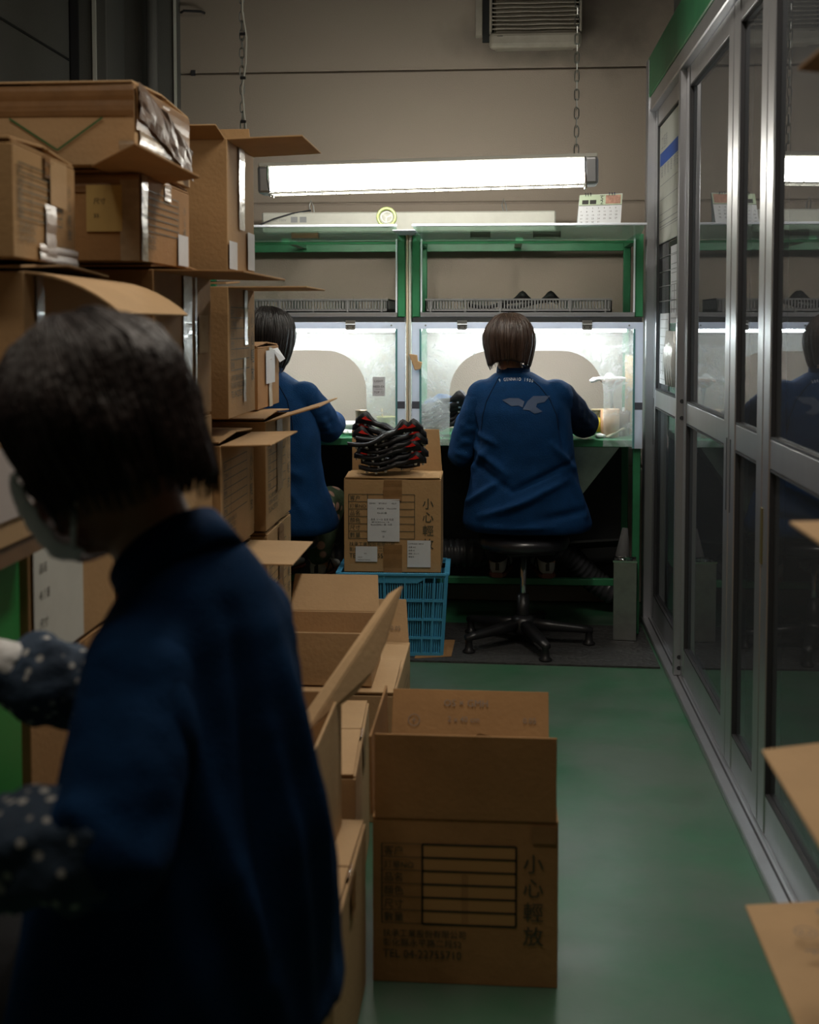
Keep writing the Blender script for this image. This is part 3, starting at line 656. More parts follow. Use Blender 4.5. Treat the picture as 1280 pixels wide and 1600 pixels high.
# tape roll on hood
tr = atY(604, 343, 5.0); rl = thing('tape_roll', 'roll of greenish clear tape standing between the two hoods', 'tape', (tr.x, 5.0, tr.z-.045))
yel = mat('greenish_tape', (.35, .42, .16), .25, coat=.6)
def torus(mb, c, R_, r_, ax='y', n=28):
    c = Vector(c); mb.tube([c+V(R_*math.cos(t), 0, R_*math.sin(t)) for t in [2*PI*k/n for k in range(n)]], r_, 8, closed=True); return mb
m = MB(); zc = tr.z+.010
m = torus(m, (tr.x, 5.0, zc), .036, .0065); torus(m, (tr.x, 5.012, zc), .036, .0065); m.build('roll', yel, rl, smooth=True)
m = torus(MB(), (tr.x, 5.005, zc), .022, .003)
for k in range(3): a = k*2*PI/3+.4; m.bar((tr.x, 5.005, zc), (tr.x+.022*math.cos(a), 5.005, zc+.022*math.sin(a)), .004, .004)
m.build('core', OFFW, rl)
br = MB().box((bxm-.03, DY-.26, 1.664), (bx0+.03, DY+.03, 1.668)).build('gap_plate', WHITEM); tag(br, 'white plate bridging the two hoods under the tape roll', 'plate')
# cardboard tag clipped on slat
tg = atY(650, 566, DY-.03); o = MB().prism([tg+V(-.03, 0, .035), tg+V(.005, 0, .03), tg+V(.008, 0, .005), tg+V(.027, 0, .0), tg+V(.018, 0, -.03), tg+V(-.005, 0, -.033)], (0, .012, 0)).build('torn_cardboard_tag', CARD[1], bevel=.002)
tag(o, 'torn cardboard scrap stuck on the slat between the workbenches', 'cardboard')
# note on left shield
nt_ = atY(592, 604, DY-.017); o = thing('handwritten_note', 'small handwritten note stuck on the left acrylic shield', 'note', nt_-V(0, 0, .04))
MB().box((nt_.x-.026, DY-.0155, nt_.z-.04), (nt_.x+.026, DY-.0145, nt_.z+.04)).build('sheet', PAPER, o)
p = Print().text('LIGHT', .026, .058, .013, True).text('NEED EX', .026, .036, .012, True).line(.012, .029, .042, .029, .001).text('TOP ☺', .026, .012, .012, True); p.put('handwriting', INKB, o, (nt_.x-.026, DY-.0155, nt_.z-.04), (1, 0, 0), (0, 0, 1), (0, -1, 0))

# ---------------------------------------------------------------- cartons
def form(w_, h_, blank=False, hl=True, tel='TEL 04-22755710'):
    p = Print(); gx0, gx1, gxm = .05*w_, .73*w_, .245*w_; gy0, gy1 = .365*h_, .845*h_; lw = .0022
    if blank: gxm = .27*w_; gx1 = .775*w_
    for k in range(7): y = gy0+(gy1-gy0)*k/6; p.line(gx0, y, gx1, y, lw if not blank else lw*.6)
    for x in (gx0, gxm, gx1): p.line(x, gy0, x, gy1, lw)
    if blank:
        for k in range(7): y = gy0+(gy1-gy0)*k/6; p.line(gxm, y, gx1, y, .0035)
        p.line(gxm, gy0, gxm, gy1, .0035).line(gx1, gy0, gx1, gy1, .0035)
    rh = (gy1-gy0)/6
    for k, t in enumerate(('客户', '訂單NO', '品名', '顏色', '尺寸', '數量')): p.text(t, gx0+.01*w_, gy1-(k+.80)*rh, rh*.74 if len(t) < 4 else rh*.62, sx=1.)
    for k, t in enumerate('小心輕放'): p.text(t, .868*w_, h_*(.70-.145*k), .125*h_, True)
    p.text('扶承工業股份有限公司', .055*w_, .285*h_, .052*h_, sx=.95); p.text('彰化縣永平路二段52', .055*w_, .228*h_, .052*h_); p.text(tel, .055*w_, .155*h_, .072*h_, sx=.9)
    return p
def flap(u_len, width, ang, hinge, along, outd, curl=0., trim=.004, skew=0., th=.0045):
    # flap plate: starts at hinge corner, runs 'width' along, extends u_len; ang 0 = inward flat, 90 up, 180 outward flat
    along = Vector(along); outd = Vector(outd); up = V(0, 0, 1); n = 7; pts = []; p = Vector(hinge); pts.append(p.copy()); nrm = []
    for k in range(n):
        a = math.radians(ang+curl*(k+.5)/n); d = -outd*math.cos(a)+up*math.sin(a); p = p+d*(u_len/n); pts.append(p.copy())
    mb = MB(); vs = []
    for k, q in enumerate(pts):
        a = math.radians(ang+curl*k/n); nn_ = outd*math.sin(a)+up*math.cos(a)
        if math.cos(a) < 0: pass
        c = trim+skew*k/n
        for s in (trim, width-c):
            vs.append(q+along*s); vs.append(q+along*s+nn_*th)
    fs = []
    for k in range(n):
        a, b = 4*k, 4*k+4
        fs += [(a, b, b+2, a+2), (a+1, a+3, b+3, b+1), (a, a+1, b+1, b), (a+2, b+2, b+3, a+3)]
    fs += [(0, 2, 3, 1), (4*n, 4*n+1, 4*n+3, 4*n+2)]
    return mb.add(vs, fs)
def wob(mb, a, seed):
    for i, p in enumerate(mb.v):
        n_ = noise.noise_vector(p*5+V(seed, 0, 0)); mb.v[i] = p+V(n_.x, n_.y, n_.z*.5)*a
def carton(label, w_, d_, h_, x, y, z, rot=0, flaps=None, fl=None, m=0, group=None, forms=(), tapes=(), stickers=(), seed=0, blank=False, cat='carton', name='carton', curl=0, hl=None, skew=.012):
    # (x,y) centre of the base; flaps: dict f/b/l/r -> angle
    M_ = CARD[m]; o = thing(name, label, cat, (x, y, z), math.radians(rot), group, local=True)
    t = .005; X, Y = w_/2, d_/2; b = MB(); fl_ = {'f': 3, 'b': 3, 'l': 1, 'r': 1}; fl_.update(flaps or {}); fl = fl or {}
    P = [(-X, -Y), (X, -Y), (X, Y), (-X, Y)]; Q = [(-X+t, -Y+t), (X-t, -Y+t), (X-t, Y-t), (-X+t, Y-t)]
    zz = [0, h_/3, h_*2/3, h_]; vs = []; fs = []
    NN = 4
    def ringp(C, z_):
        o_ = []
        for i in range(4):
            a, c = C[i], C[(i+1) % 4]
            for k in range(NN): o_.append(V(a[0]+(c[0]-a[0])*k/NN, a[1]+(c[1]-a[1])*k/NN, z_))
        return o_
    rings = [ringp(P, q) for q in zz]+[ringp(Q, q) for q in (h_, h_*.5, t)]
    n = 4*NN; base = 0
    for r in rings: vs += r
    for i in range(len(rings)-1):
        for k in range(n): l = (k+1) % n; fs.append((i*n+k, i*n+l, (i+1)*n+l, (i+1)*n+k))
    fs.append(tuple(range(n))[::-1]); fs.append(tuple((len(rings)-1)*n+k for k in range(n)))
    b.add(vs, fs)
    for i, p in enumerate(b.v):   # slight bulge of the walls
        kx = (1-abs(p.x/X)**2); ky = (1-abs(p.y/Y)**2); kz = 4*(p.z/h_)*(1-p.z/h_); bl = .003*math.sin(seed*1.7+1)
        if abs(p.y) > Y-t-.001: p.y += math.copysign(bl*kx*kz, p.y)
        if abs(p.x) > X-t-.001: p.x += math.copysign(bl*ky*kz, p.x)
    b.build('box_body', M_, o, bevel=.0015)
    L = {'f': (fl.get('f', d_/2), w_, (-X, -Y, h_), (1, 0, 0), (0, -1, 0)), 'b': (fl.get('b', d_/2), w_, (-X, Y, h_), (1, 0, 0), (0, 1, 0)),
         'l': (fl.get('l', min(w_/2, d_/2)), d_, (-X, -Y, h_-.0), (0, 1, 0), (-1, 0, 0)), 'r': (fl.get('r', min(w_/2, d_/2)), d_, (X, -Y, h_-.0), (0, 1, 0), (1, 0, 0))}
    for k, (ln, wd, hg, al, ou) in L.items():
        a = fl_[k]
        if a is None: continue
        closed = a < 10; hz = V(*hg)+(V(0, 0, .006) if closed and k in 'fb' else V(0, 0, .0005))
        q = flap(ln-.002, wd, a, hz, al, ou, curl=(curl if not closed else 0), skew=(skew if not closed else 0)); wob(q, .0018 if not closed else .0006, seed+ord(k)); q.build('flap', M_, o, bevel=.001)
    face = {'front': ((-X, -Y, 0), (1, 0, 0), (0, 0, 1), (0, -1, 0), w_, h_), 'right': ((X, -Y, 0), (0, 1, 0), (0, 0, 1), (1, 0, 0), d_, h_), 'left': ((-X, Y, 0), (0, -1, 0), (0, 0, 1), (-1, 0, 0), d_, h_),
            'top': ((-X, -Y, h_+.010), (1, 0, 0), (0, 1, 0), (0, 0, 1), w_, d_)}
    for f_ in forms:
        O, u, v, nn_, fw, fh = face[f_]; fo_ = form(fw, fh, blank).put('printed_form', INK, o, O, u, v, nn_, .0034 if f_ != 'top' else .001)
    if all(fl_[k] is not None and fl_[k] < 10 for k in 'fblr'): tapes = tuple(tapes)+(('top', .0, .44, 1., .56, 'b'), ('right', .44, .80, .56, 1.02, 'b'), ('left', .44, .80, .56, 1.02, 'b'))
    for (f_, x0, y0, x1, y1, mt) in tapes:
        O, u, v, nn_, fw, fh = face[f_]; tm = {'b': TAPE, 'c': TAPEC}[mt]; q = MB(); O = Vector(O); u = Vector(u); v = Vector(v); nn_ = Vector(nn_); N_ = 6
        rows = []
        for k in range(N_+1):
            yy = (y0+(y1-y0)*k/N_)*fh; dd_ = nn_*(.0048+.0008*math.sin(k*2.1+seed))
            rows += [O+u*(x0*fw+.001*math.sin(k+seed))+v*yy+dd_, O+u*(x1*fw)+v*yy+dd_+nn_*.0006*math.cos(k*1.3)]
        q.add(rows, [(2*k, 2*k+1, 2*k+3, 2*k+2) for k in range(N_)]); q.build('tape_strip', tm, o)
    for (f_, x0, y0, x1, y1, mt, txt) in stickers:
        O, u, v, nn_, fw, fh = face[f_]; Print().rect(0, 0, (x1-x0)*fw, (y1-y0)*fh).put('label_sticker', mt, o, Vector(O)+Vector(u)*x0*fw+Vector(v)*y0*fh, u, v, nn_, .0056)
        if txt:
            p = Print(); W2, H2 = (x1-x0)*fw, (y1-y0)*fh
            for (t_, tx, ty, ts) in txt: p.text(t_, tx*W2, ty*H2, ts*H2)
            lp = p.put('label_print', INKB, o, Vector(O)+Vector(u)*x0*fw+Vector(v)*y0*fh, u, v, nn_, .0062); lp['kind'] = 'stuff'
    return o
LS = 'cartons in the tall stacks along the left'
def lc(label, xr, y0, y1, z0, h_, w_=.40, **k):   # left stack carton by right face x and y range
    return carton(label, w_, y1-y0, h_, xr-w_/2, (y0+y1)/2, z0, group=LS, **k)
G6 = ['lowest', 'second', 'third', 'fourth']
# nearest column N
lc('carton on the floor, lowest of the nearest left stack behind the masked worker', -.80, 1.99, 2.45, 0, .34, seed=1, forms=('right',))
lc('second carton up in the nearest left stack behind the masked worker', -.80, 1.99, 2.45, .352, .335, seed=2, m=2)
lc('third carton up in the nearest left stack with a large white paper on its side', -.80, 1.99, 2.45, .70, .34, seed=3, m=0, forms=(), stickers=(('right', .02, .02, .55, .97, mat('aged_white_paper', (.5, .46, .42), .7), (('客户  2', .1, .8, .06), ('数量 40', .1, .7, .06), ('品名', .1, .5, .06), ('4 / 8', .1, .35, .08), ('尺寸', .1, .2, .06))),))
lc('open carton behind the masked worker head with a long drooping side flap', -.80, 1.99, 2.45, 1.052, .335, seed=4, m=1, flaps={'r': 184}, fl={'r': .185}, curl=38, tapes=(('right', .1, .3, .17, 1, 'c'),))
carton('carton with printed grid and tape at the left edge of the photo, near the top', .40, .36, .185, -1.005, 2.10, 1.408, 4, m=0, group=LS, seed=5, forms=('right',), tapes=(('right', .45, .0, .62, .55, 'b'), ('right', .35, .0, 1., .16, 'b')), stickers=(('right', .52, .55, .80, .99, CARD[1], None),))
# column D
lc('carton on the floor under the tall stack with the taped box on top', -.75, 2.62, 3.10, 0, .345, seed=6)
lc('second carton from the floor under the box with a yellow label', -.75, 2.62, 3.10, .357, .345, seed=7, m=2)
lc('third carton from the floor under the box with a yellow label', -.75, 2.62, 3.10, .714, .345, seed=8)
lc('open dark carton with clear tape down its side, under the box with a yellow label', -.75, 2.58, 3.10, 1.071, .345, seed=9, m=2, flaps={'r': 181}, fl={'r': .20}, tapes=(('right', .45, .0, .60, 1., 'c'), ('right', .66, .0, .69, 1, 'c')), stickers=(('right', .72, .45, .9, .72, CARD[1], None),))
e = lc('small carton with a yellow label on its front and white label on its side', -.75, 2.49, 2.89, 1.43, .178, seed=10, m=2, forms=('right',), tapes=(('front', .0, .80, 1., 1., 'b'), ('front', .90, .0, 1., 1., 'c'), ('right', .0, .0, .1, 1., 'c')), stickers=(('front', .72, .34, .91, .88, mat('yellow_label_paper', (.5, .34, .12), .7), (('尺寸', .2, .6, .14), ('33.', .2, .3, .12))), ('right', .70, .02, .92, .42, PAPER, None)))
ex, ey, ez = e.location
q = [V(-.82, 2.40, 1.612), V(-.655, 2.15, 1.618), V(-.625, 2.50, 1.600), V(-.80, 2.74, 1.612)]
MB().prism([p-V(ex, ey, ez) for p in q], (0, 0, .0045)).build('flap', CARD[2], e, bevel=.001)
fx_ = lc('large taped carton with green chevron marks on top of the left stacks', -.747, 2.45, 2.89, 1.623, .160, w_=.52, seed=11, m=1, tapes=(('front', .0, .62, 1., 1.0, 'b'), ('right', .0, .45, .95, 1.0, 'b'), ('right', .05, .1, .7, .45, 'c'), ('front', .94, .0, 1.0, .3, 'c')))
p = Print().line(.26, .095, .36, .03, .004).line(.36, .03, .455, .095, .004); p.put('chevron_mark', mat('green_ink', (.03, .12, .03), .7), fx_, (-.26, -.22, 0), (1, 0, 0), (0, 0, 1), (0, -1, 0), .006)
crm = MB(); 
rr = random.Random(3)
gx = []; NX, NY = 12, 7
for j in range(NY):
    for i in range(NX): gx.append(V(.265+rr.uniform(0, .010), -.215+.42*i/(NX-1), .168-.012*j-.085*(i/(NX-1))**1.3+rr.uniform(-.004, .004)))
crm.add(gx, [(j*NX+i, j*NX+i+1, (j+1)*NX+i+1, (j+1)*NX+i) for j in range(NY-1) for i in range(NX-1)]); crm.build('crumpled_tape', mat('crumpled_brown_tape', (.15, .09, .055), .48, coat=.06, bump=.8, bscale=30), fx_)
# column B
lc('carton on the floor in the middle left stack beside the sloping flap', -.73, 3.14, 3.55, 0, .33, seed=12)
lc('open carton low in the middle left stack, wide flap over the aisle', -.73, 3.14, 3.50, .34, .325, seed=13, m=1, flaps={'r': 180, 'f': 104}, fl={'r': .185, 'f': .12}, forms=('right',))
lc('open carton at bench height in the middle left stack, pale flap out', -.73, 3.11, 3.54, .68, .300, seed=14, m=0, flaps={'r': 178}, fl={'r': .135}, forms=('right',))
lc('tall open carton at head height in the middle left stack, clear tape down its side', -.73, 3.21, 3.56, 1.043, .355, seed=15, m=0, flaps={'r': 180, 'b': 178}, fl={'r': .215, 'b': .12}, forms=('right',), tapes=(('right', .55, .55, .66, 1., 'c'), ('right', .50, .1, .58, .45, 'c')))
c1b = lc('topmost open carton of the middle left stack with raised flap and white stickers', -.73, 3.21, 3.56, 1.435, .355, seed=16, m=0, flaps={'r': 178, 'b': 100, 'l': 120, 'f': 150}, fl={'r': .205, 'b': .085, 'l': .1, 'f': .06}, tapes=(('right', .38, .35, .58, 1., 'c'),), stickers=(('right', .0, .03, .28, .24, PAPER, None), ('right', .68, .05, .95, .35, PAPER, None)))
Print().text('S.', .36, .115, .05).text('S.', .36, .075, .05).put('printed_letters', INKB, c1b, (-.65+.17, -.175, 0), (1, 0, 0), (0, 0, 1), (0, -1, 0), .004)
# column A
lc('carton on the floor in the farthest left stack near the seated worker', -.70, 3.58, 3.99, 0, .325, seed=17)
lc('second carton up in the farthest left stack near the seated worker', -.70, 3.58, 3.99, .335, .325, seed=18, m=0, forms=('right',), tapes=(('right', .42, 0, .62, 1, 'b'),))
lc('open carton on the farthest left stack with a thin flap rising over the aisle', -.70, 3.565, 3.99, .678, .328, seed=19, m=0, flaps={'r': 163, 'l': 20}, fl={'r': .17}, forms=('right',), tapes=(('right', .38, .3, .60, 1, 'c'),))
sb = carton('small battered carton with torn white label on the farthest left stack', .20, .36, .19, -.855, 3.905, 1.03, m=2, group=LS, seed=20, tapes=(('right', .45, .0, .60, 1., 'c'),), stickers=(('right', .30, .40, .72, .96, PAPER, None),))
MB().add([(.101, .06, .185), (.102, .15, .188), (.125, .165, .15), (.118, .10, .14)], [(0, 1, 2, 3)]).build('torn_paper', PAPER, sb)
# floor cartons beside the aisle
FB = 'cartons on the floor beside the aisle'
P1_ = atY(583, 1566, 2.33); P2_ = atY(871, 1566, 2.33)
bw_ = P2_.x-P1_.x
big = carton('open carton nearest in the aisle with blank printed grid and upright flaps', bw_, .345, .333, (P1_.x+P2_.x)/2, 2.33+.172, 0, 0, m=2, group=FB, seed=21, forms=('front',), blank=True, flaps={'f': 92, 'b': 122, 'l': 91, 'r': None}, fl={'f': .170, 'b': .150, 'l': .16}, skew=0)
fw = bw_; Print().rect(fw*.275, .333*.37, fw*.77, .333*.84).put('lighter_grid_patch', mat('cardboard_grid_patch', (.42, .235, .09), .85), big, (-fw/2, -.1725, 0), (1, 0, 0), (0, 0, 1), (0, -1, 0), .0022)
Print().rect(fw*.86, .333*.87, fw*.99, .333*.97).put('tape_patch', TAPE, big, (-fw/2, -.1725, 0), (1, 0, 0), (0, 0, 1), (0, -1, 0), .0045)
hw = Print().text('OS × GMH', .10, .11, .022).text('2 x 40 cm', .11, .075, .018).text('0.05', .28, .075, .018).text('⊕', .02, .07, .02)
a_ = math.radians(122); hw.put('handwriting', mat('grey_pen_ink', (.22, .17, .13), .7), big, (-fw/2+.02, .1725-.0, .333), (1, 0, 0), (0, math.cos(PI-a_)*-1*-1, math.sin(a_)), (0, -math.sin(a_), math.cos(PI-a_)), .004)
tf = MB().add([(-.03, .165, .345), (.02, .16, .39), (.14, .17, .365), (.16, .175, .345), (-.03, .168, .340), (.02, .164, .385), (.14, .174, .36), (.16, .179, .34)], [(0, 1, 2, 3), (7, 6, 5, 4), (0, 4, 5, 1), (1, 5, 6, 2), (2, 6, 7, 3)]); tf.build('inner_flap', CARD[1], big)
MB().add([(-.02, .12, .345), (-.005, .115, .365), (.02, .12, .36), (.01, .14, .345)], [(0, 1, 2, 3)]).build('tape_scrap', TAPEC, big)
carton('closed carton left of the open gridded carton, nearest to the masked worker', .34, .46, .318, -.262-.17, 2.09, 0, 0, m=1, group=FB, seed=22, forms=())
carton('closed carton lying behind the closed carton next to the masked worker', .30, .50, .345, -.315-.15, 2.73, 0, 3, m=1, group=FB, seed=23)
hb = carton('open carton farthest along the aisle floor with a raised flap bearing pencil notes', .34, .52, .335, -.272-.17, 3.35, 0, 0, m=1, group=FB, seed=24, flaps={'b': 112}, fl={'b': .135}, forms=('right',))
Print().text('90 cm    cm', .12, .085, .018).text('0.05', .28, .04, .018).put('handwriting', mat('grey_pen_ink', (.22, .17, .13), .7), hb, (-.17, .258, .335), (1, 0, 0), (0, math.cos(math.radians(68)), math.sin(math.radians(68))), (0, -math.sin(math.radians(68)), math.cos(math.radians(68))), .003)
carton('small open carton with pale inner flap sitting on the far floor carton', .26, .24, .14, -.335-.13, 3.235, .352, 0, m=1, group=FB, seed=25, flaps={'b': 132, 'r': None, 'l': 100, 'f': None}, fl={'b': .12, 'l': .1})
sx_ = carton('open carton on the near closed carton with a long flap slanting up over the aisle', .30, .42, .262, -.305-.15, 2.08, .332, 0, m=1, group=FB, seed=26, flaps={'f': None, 'l': 150, 'r': None, 'b': None}, fl={'l': .1})
sl_ = sx_.location; q = [atY(555, 1082, 2.29), atY(583, 1045, 2.35), atY(602, 1000, 2.41), atY(627, 915, 2.50), atY(606, 928, 2.47), atY(480, 1108, 2.16), atY(400, 1225, 1.98), atY(420, 1290, 1.92), atY(480, 1140, 2.13)]
MB().prism([p-sl_ for p in q][::-1], (.004, .005, -.002)).build('slanted_flap', CARD[1], sx_, bevel=.001)
# right foreground stack
RG = 'cartons stacked at the right edge nearest the camera'
rs = [(.0, .255, {}, 'lowest carton of the right foreground stack'), (.265, .255, {'l': 183}, 'right foreground carton with a pencil marked flap low at the photo right edge'), (.53, .262, {'l': 186}, 'right foreground carton with two pale flaps at the lower right edge'),
      (.80, .262, {'l': 180}, 'right foreground carton with pointed flaps beside the glass doors'), (1.072, .255, {}, 'closed carton second from top of the right foreground stack'), (1.337, .26, {'l': 176}, 'topmost right foreground carton with a brown flap at the upper right corner')]
flr = [0, .145, .105, .075, 0, .075]; ys = [(1.34, 1.66), (1.345, 1.655), (1.20, 1.50), (1.20, 1.50), (1.20, 1.52), (1.17, 1.5)]
xl = [.47, .475, .42, .42, .45, .42]
for i, ((z_, h_, fl_, lb), (ya, yb)) in enumerate(zip(rs, ys)):
    c = carton(lb, .34, yb-ya, h_, xl[i]+.17, (ya+yb)/2, z_, 0, m=(1 if i < 4 else 2), group=RG, seed=30+i, flaps=dict(fl_, **({'f': 176} if i in (2, 3) else {})), fl={'l': flr[i] or .12, 'f': .10})
    if i == 1:
        Print().text('②', .10, -.10, .035).text('F', .16, -.10, .03).text('18', .14, -.05, .03).text('◎', .05, -.06, .03).put('handwriting', mat('grey_pen_ink', (.22, .17, .13), .7), c, (-.17, (yb-ya)/2, h_+.006), (0, -1, 0), (1, 0, 0), (0, 0, 1), .003)

# middle carton on the blue crate
mA = atY(537, 893, 4.66); mB = atY(688, 893, 4.66); mw = mB.x-mA.x; mz = mA.z; mh = atY(600, 750, 4.66).z-mz
lab = (('SEIHIN', .05, .88, .05), ('BT10FU1', .35, .88, .05), ('45L/7', .75, .88, .05), ('8Y8E28', .3, .76, .05), ('Mizu(2)000', .6, .76, .05), ('92cc01/黒', .3, .65, .055), ('品名 ソール 左足 右足', .1, .50, .055), ('48F10/28.5cm/x 1 SS', .12, .44, .05), ('Baujie(2500)-1 個 - 42足', .1, .38, .05), ('144cf', .42, .22, .055), ('25', .46, .10, .05))
mc = carton('carton with three white labels carrying the boot soles, on the blue crate', mw, .27, mh, (mA.x+mB.x)/2, 4.66+.137, mz, 1.0, m=0, seed=40, forms=('front',), flaps={'b': 92}, fl={'b': .175},
            tapes=(('front', .41, .0, .60, .30, 'b'), ('front', .41, .78, .60, 1., 'b')),
            stickers=(('front', .245, .335, .575, .795, PAPER, lab), ('front', .12, .115, .345, .28, PAPER, (('No.', .4, .5, .12), ('10% FP', .1, .25, .1), ('MADE IN TAIWAN', .1, .08, .1))), ('front', .655, .06, .895, .35, PAPER, (('DATE:2024  48FU2', .05, .85, .07), ('品番 NO', .05, .72, .07), ('数量 42', .05, .6, .07), ('規格 : ロット', .05, .48, .07), ('検査済', .05, .36, .07)))))
# blue crate
def crate():
    zt = mz-.004; r = thing('plastic_crate', 'blue slatted plastic crate under the labelled carton', 'crate', ((mA.x+mB.x)/2, 4.80, 0), math.radians(1.5), local=True)
    W1, W0, D1, D0 = .205, .185, .15, .135
    def c4(z, e=0): t = z/zt; a = W0+(W1-W0)*t+e; b = D0+(D1-D0)*t+e; return [V(-a, -b, z), V(a, -b, z), V(a, b, z), V(-a, b, z)]
    MB().prism(c4(.0), (0, 0, .012)).build('base', BLUEP, r)
    for k in range(4):
        m = MB(); l = (k+1) % 4
        out = [V(0, -1, 0), V(1, 0, 0), V(0, 1, 0), V(-1, 0, 0)][k]
        def P(u, z): a, b = c4(z)[k], c4(z)[l]; return a.lerp(b, u)
        for zz in ((.0, .02), (.075, .083), (.148, .156), (.222, .232)):   # horizontal ribs
            z_ = (zz[0]+zz[1])/2; m.bar(P(0, z_)+out*.004, P(1, z_)+out*.004, .014, zz[1]-zz[0])
        for u in (.0, .10, .22, .42, .62, .80, .90, 1.0): m.bar(P(u, 0)+out*.005, P(u, zt)+out*.005, .006, .012, up=out)
        n = 44 if k % 2 == 0 else 30
        for i in range(1, n):
            u = i/n; 
            for za, zb in ((.02, .075), (.083, .148), (.156, .222), (.232, zt-.035)): m.bar(P(u, za), P(u, zb), .0045, .0035, up=out)
        m.build('slatted_wall', BLUEP, r)
        m = MB(); a = zt-.035   # top band with dip
        for (u0, u1, zl0, zl1) in ((0, .18, a+.02, a+.02), (.18, .26, a+.02, a), (.26, .74, a, a), (.74, .82, a, a+.02), (.82, 1., a+.02, a+.02)):
            p = [P(u0, zl0), P(u1, zl1), P(u1, zt), P(u0, zt)]; m.prism(p, out*.008)
        m.bar(P(0, zt)+out*.006, P(1, zt)+out*.006, .02, .007); m.build('rim', BLUEP, r)
crate()
cp_ = MB().prism([V(-.33, 4.62, .006), V(-.19, 4.66, .006), V(-.185, 4.90, .006), V(-.33, 4.90, .006)], (0, 0, .004)).build('cardboard_sheet', CARD[2]); tag(cp_, 'flat cardboard piece on the floor under the blue crate edge', 'cardboard')
mt_ = MB().prism([V(-.40, 4.60, .0005), V(.60, 4.575, .0005), V(.60, 5.20, .0005), V(-.40, 5.20, .0005)], (0, 0, .007)).build('rubber_mat', RUB); tag(mt_, 'dark textured rubber mat under the swivel stool', 'mat')

# ---------------------------------------------------------------- boot soles
def sole_meshes(L_=.265):
    n = 22; vs = []; fs = []
    def prof(t):   # centre height
        return .004+.030*max(0, math.sin((t-.28)/.72*PI*.62))**1.4 if t > .28 else .004+.012*(1-t/.28)**2
    def hw(t): return (.043*(math.sin(PI*min(1, t/.5)*.5))**.45 if t < .5 else .043-.013*math.sin((t-.5)/.5*PI*.75)) * (1 if t < .93 else max(.35, (1-((t-.93)/.07)**2)**.5))
    def wall(t): return .004+.034*math.exp(-((t-.86)/.10)**2)+.008*math.exp(-((t-.55)/.08)**2)
    m = MB(); rings = []
    for i in range(n+1):
        t = i/n; x = t*L_; h = prof(t); w_ = max(.006, hw(max(t, .02))); wl = wall(t)
        rings.append([V(x, -w_, h+wl), V(x, -w_*.9, h-.010), V(x, 0, h-.012), V(x, w_*.9, h-.010), V(x, w_, h+wl), V(x, w_-.004, h+wl), V(x, w_*.8, h+.005), V(x, 0, h+.004), V(x, -w_*.8, h+.005), V(x, -w_+.004, h+wl)])
    loft(m, rings)
    st = []
    for (t, s) in ((.12, .5), (.12, -.5), (.26, .75), (.26, -.75), (.40, .7), (.40, -.7), (.84, .7), (.84, -.7), (.95, .5), (.95, -.5)):
        x = t*L_; w_ = hw(t)*s; h = prof(t); st.append(MB().tube([(x, w_, h+.002), (x, w_, h-.0175)], [.0066, .0050], 8))
    rd = []
    for s in (-1, 1):
        pts = []
        for (t, a) in ((.74, .008), (.80, .012), (.85, .022), (.90, .010), (.84, .006)): pts.append(V(t*L_, s*(hw(t)+.0015), prof(t)+a))
        rd.append(MB().prism(pts if s < 0 else pts[::-1], (0, s*.001, 0)))
    si = []
    for s in (-1, 1):
        pts = [V(t*L_, s*(hw(t)+.001), prof(t)+a) for t, a in ((.28, .001), (.55, .002), (.55, .004), (.28, .003))]; si.append(MB().prism(pts if s < 0 else pts[::-1], (0, s*.001, 0)))
    gm = mat('grey_gloss_edge', (.18, .18, .19), .2)
    return [('plate', m.mesh('sole_plate', BLACKS, smooth=True))]+[('stud', q.mesh('stud', STUD, smooth=True)) for q in st]+[('red_inset', q.mesh('red_inset', REDP)) for q in rd]+[('grey_edge', q.mesh('grey_edge', gm)) for q in si]
SM = sole_meshes()
def sole(label, loc, rotz, tilt=0, group=None, roll=0, plain=False):
    o = link('boot_sole', None); o.location = loc; o.rotation_euler = (math.radians(roll), math.radians(tilt), math.radians(rotz)); tag(o, label, 'sole', group)
    for nme, me in SM:
        if not (plain and nme == 'red_inset'): link(nme, me, o)
    return o
ordn = ['lowest', 'second', 'third', 'fourth', 'fifth', 'sixth', 'seventh']
top = mz+mh+.020; cx0 = (mA.x+mB.x)/2
for k in range(6):
    sole('%s black and red studded sole of the front pile on the labelled carton' % ordn[k], (cx0-.132+.012*math.sin(k*2.3), 4.70, top+.012+.0225*k), 2+1.5*math.sin(k*1.9), -2-.5*k, 'front pile of boot soles')
for k in range(6):
    sole('%s black and red studded sole of the rear pile on the labelled carton' % ordn[k], (cx0+.10+.012*math.sin(k*1.3), 4.80, top+.014+.0245*k), 178+2*math.sin(k*2.9), -3-.8*k, 'rear pile of boot soles')
sole('long shiny black sole laid across the front pile, its toe overhanging at left', (cx0-.17, 4.665, top+.105), 10, -9, None)
dsl = atY(709, 690, 5.12)
for k in range(6):
    sole('%s black sole of the pile on the right worktop behind the acrylic' % ordn[k], (dsl.x-.20+.004*math.sin(k*2), 5.17, DZ+.021+.021*k), 6*math.sin(k), 0, 'pile of soles on the right worktop', plain=True)
for k, px in enumerate((806, 850)):
    sp = atY(px, 468, 5.22); sole(('left' if k == 0 else 'right')+' black sole poking above the tray on the right hood shelf', (sp.x-.20, 5.22, 1.366), 0, 0, 'soles in the right tray', plain=True)
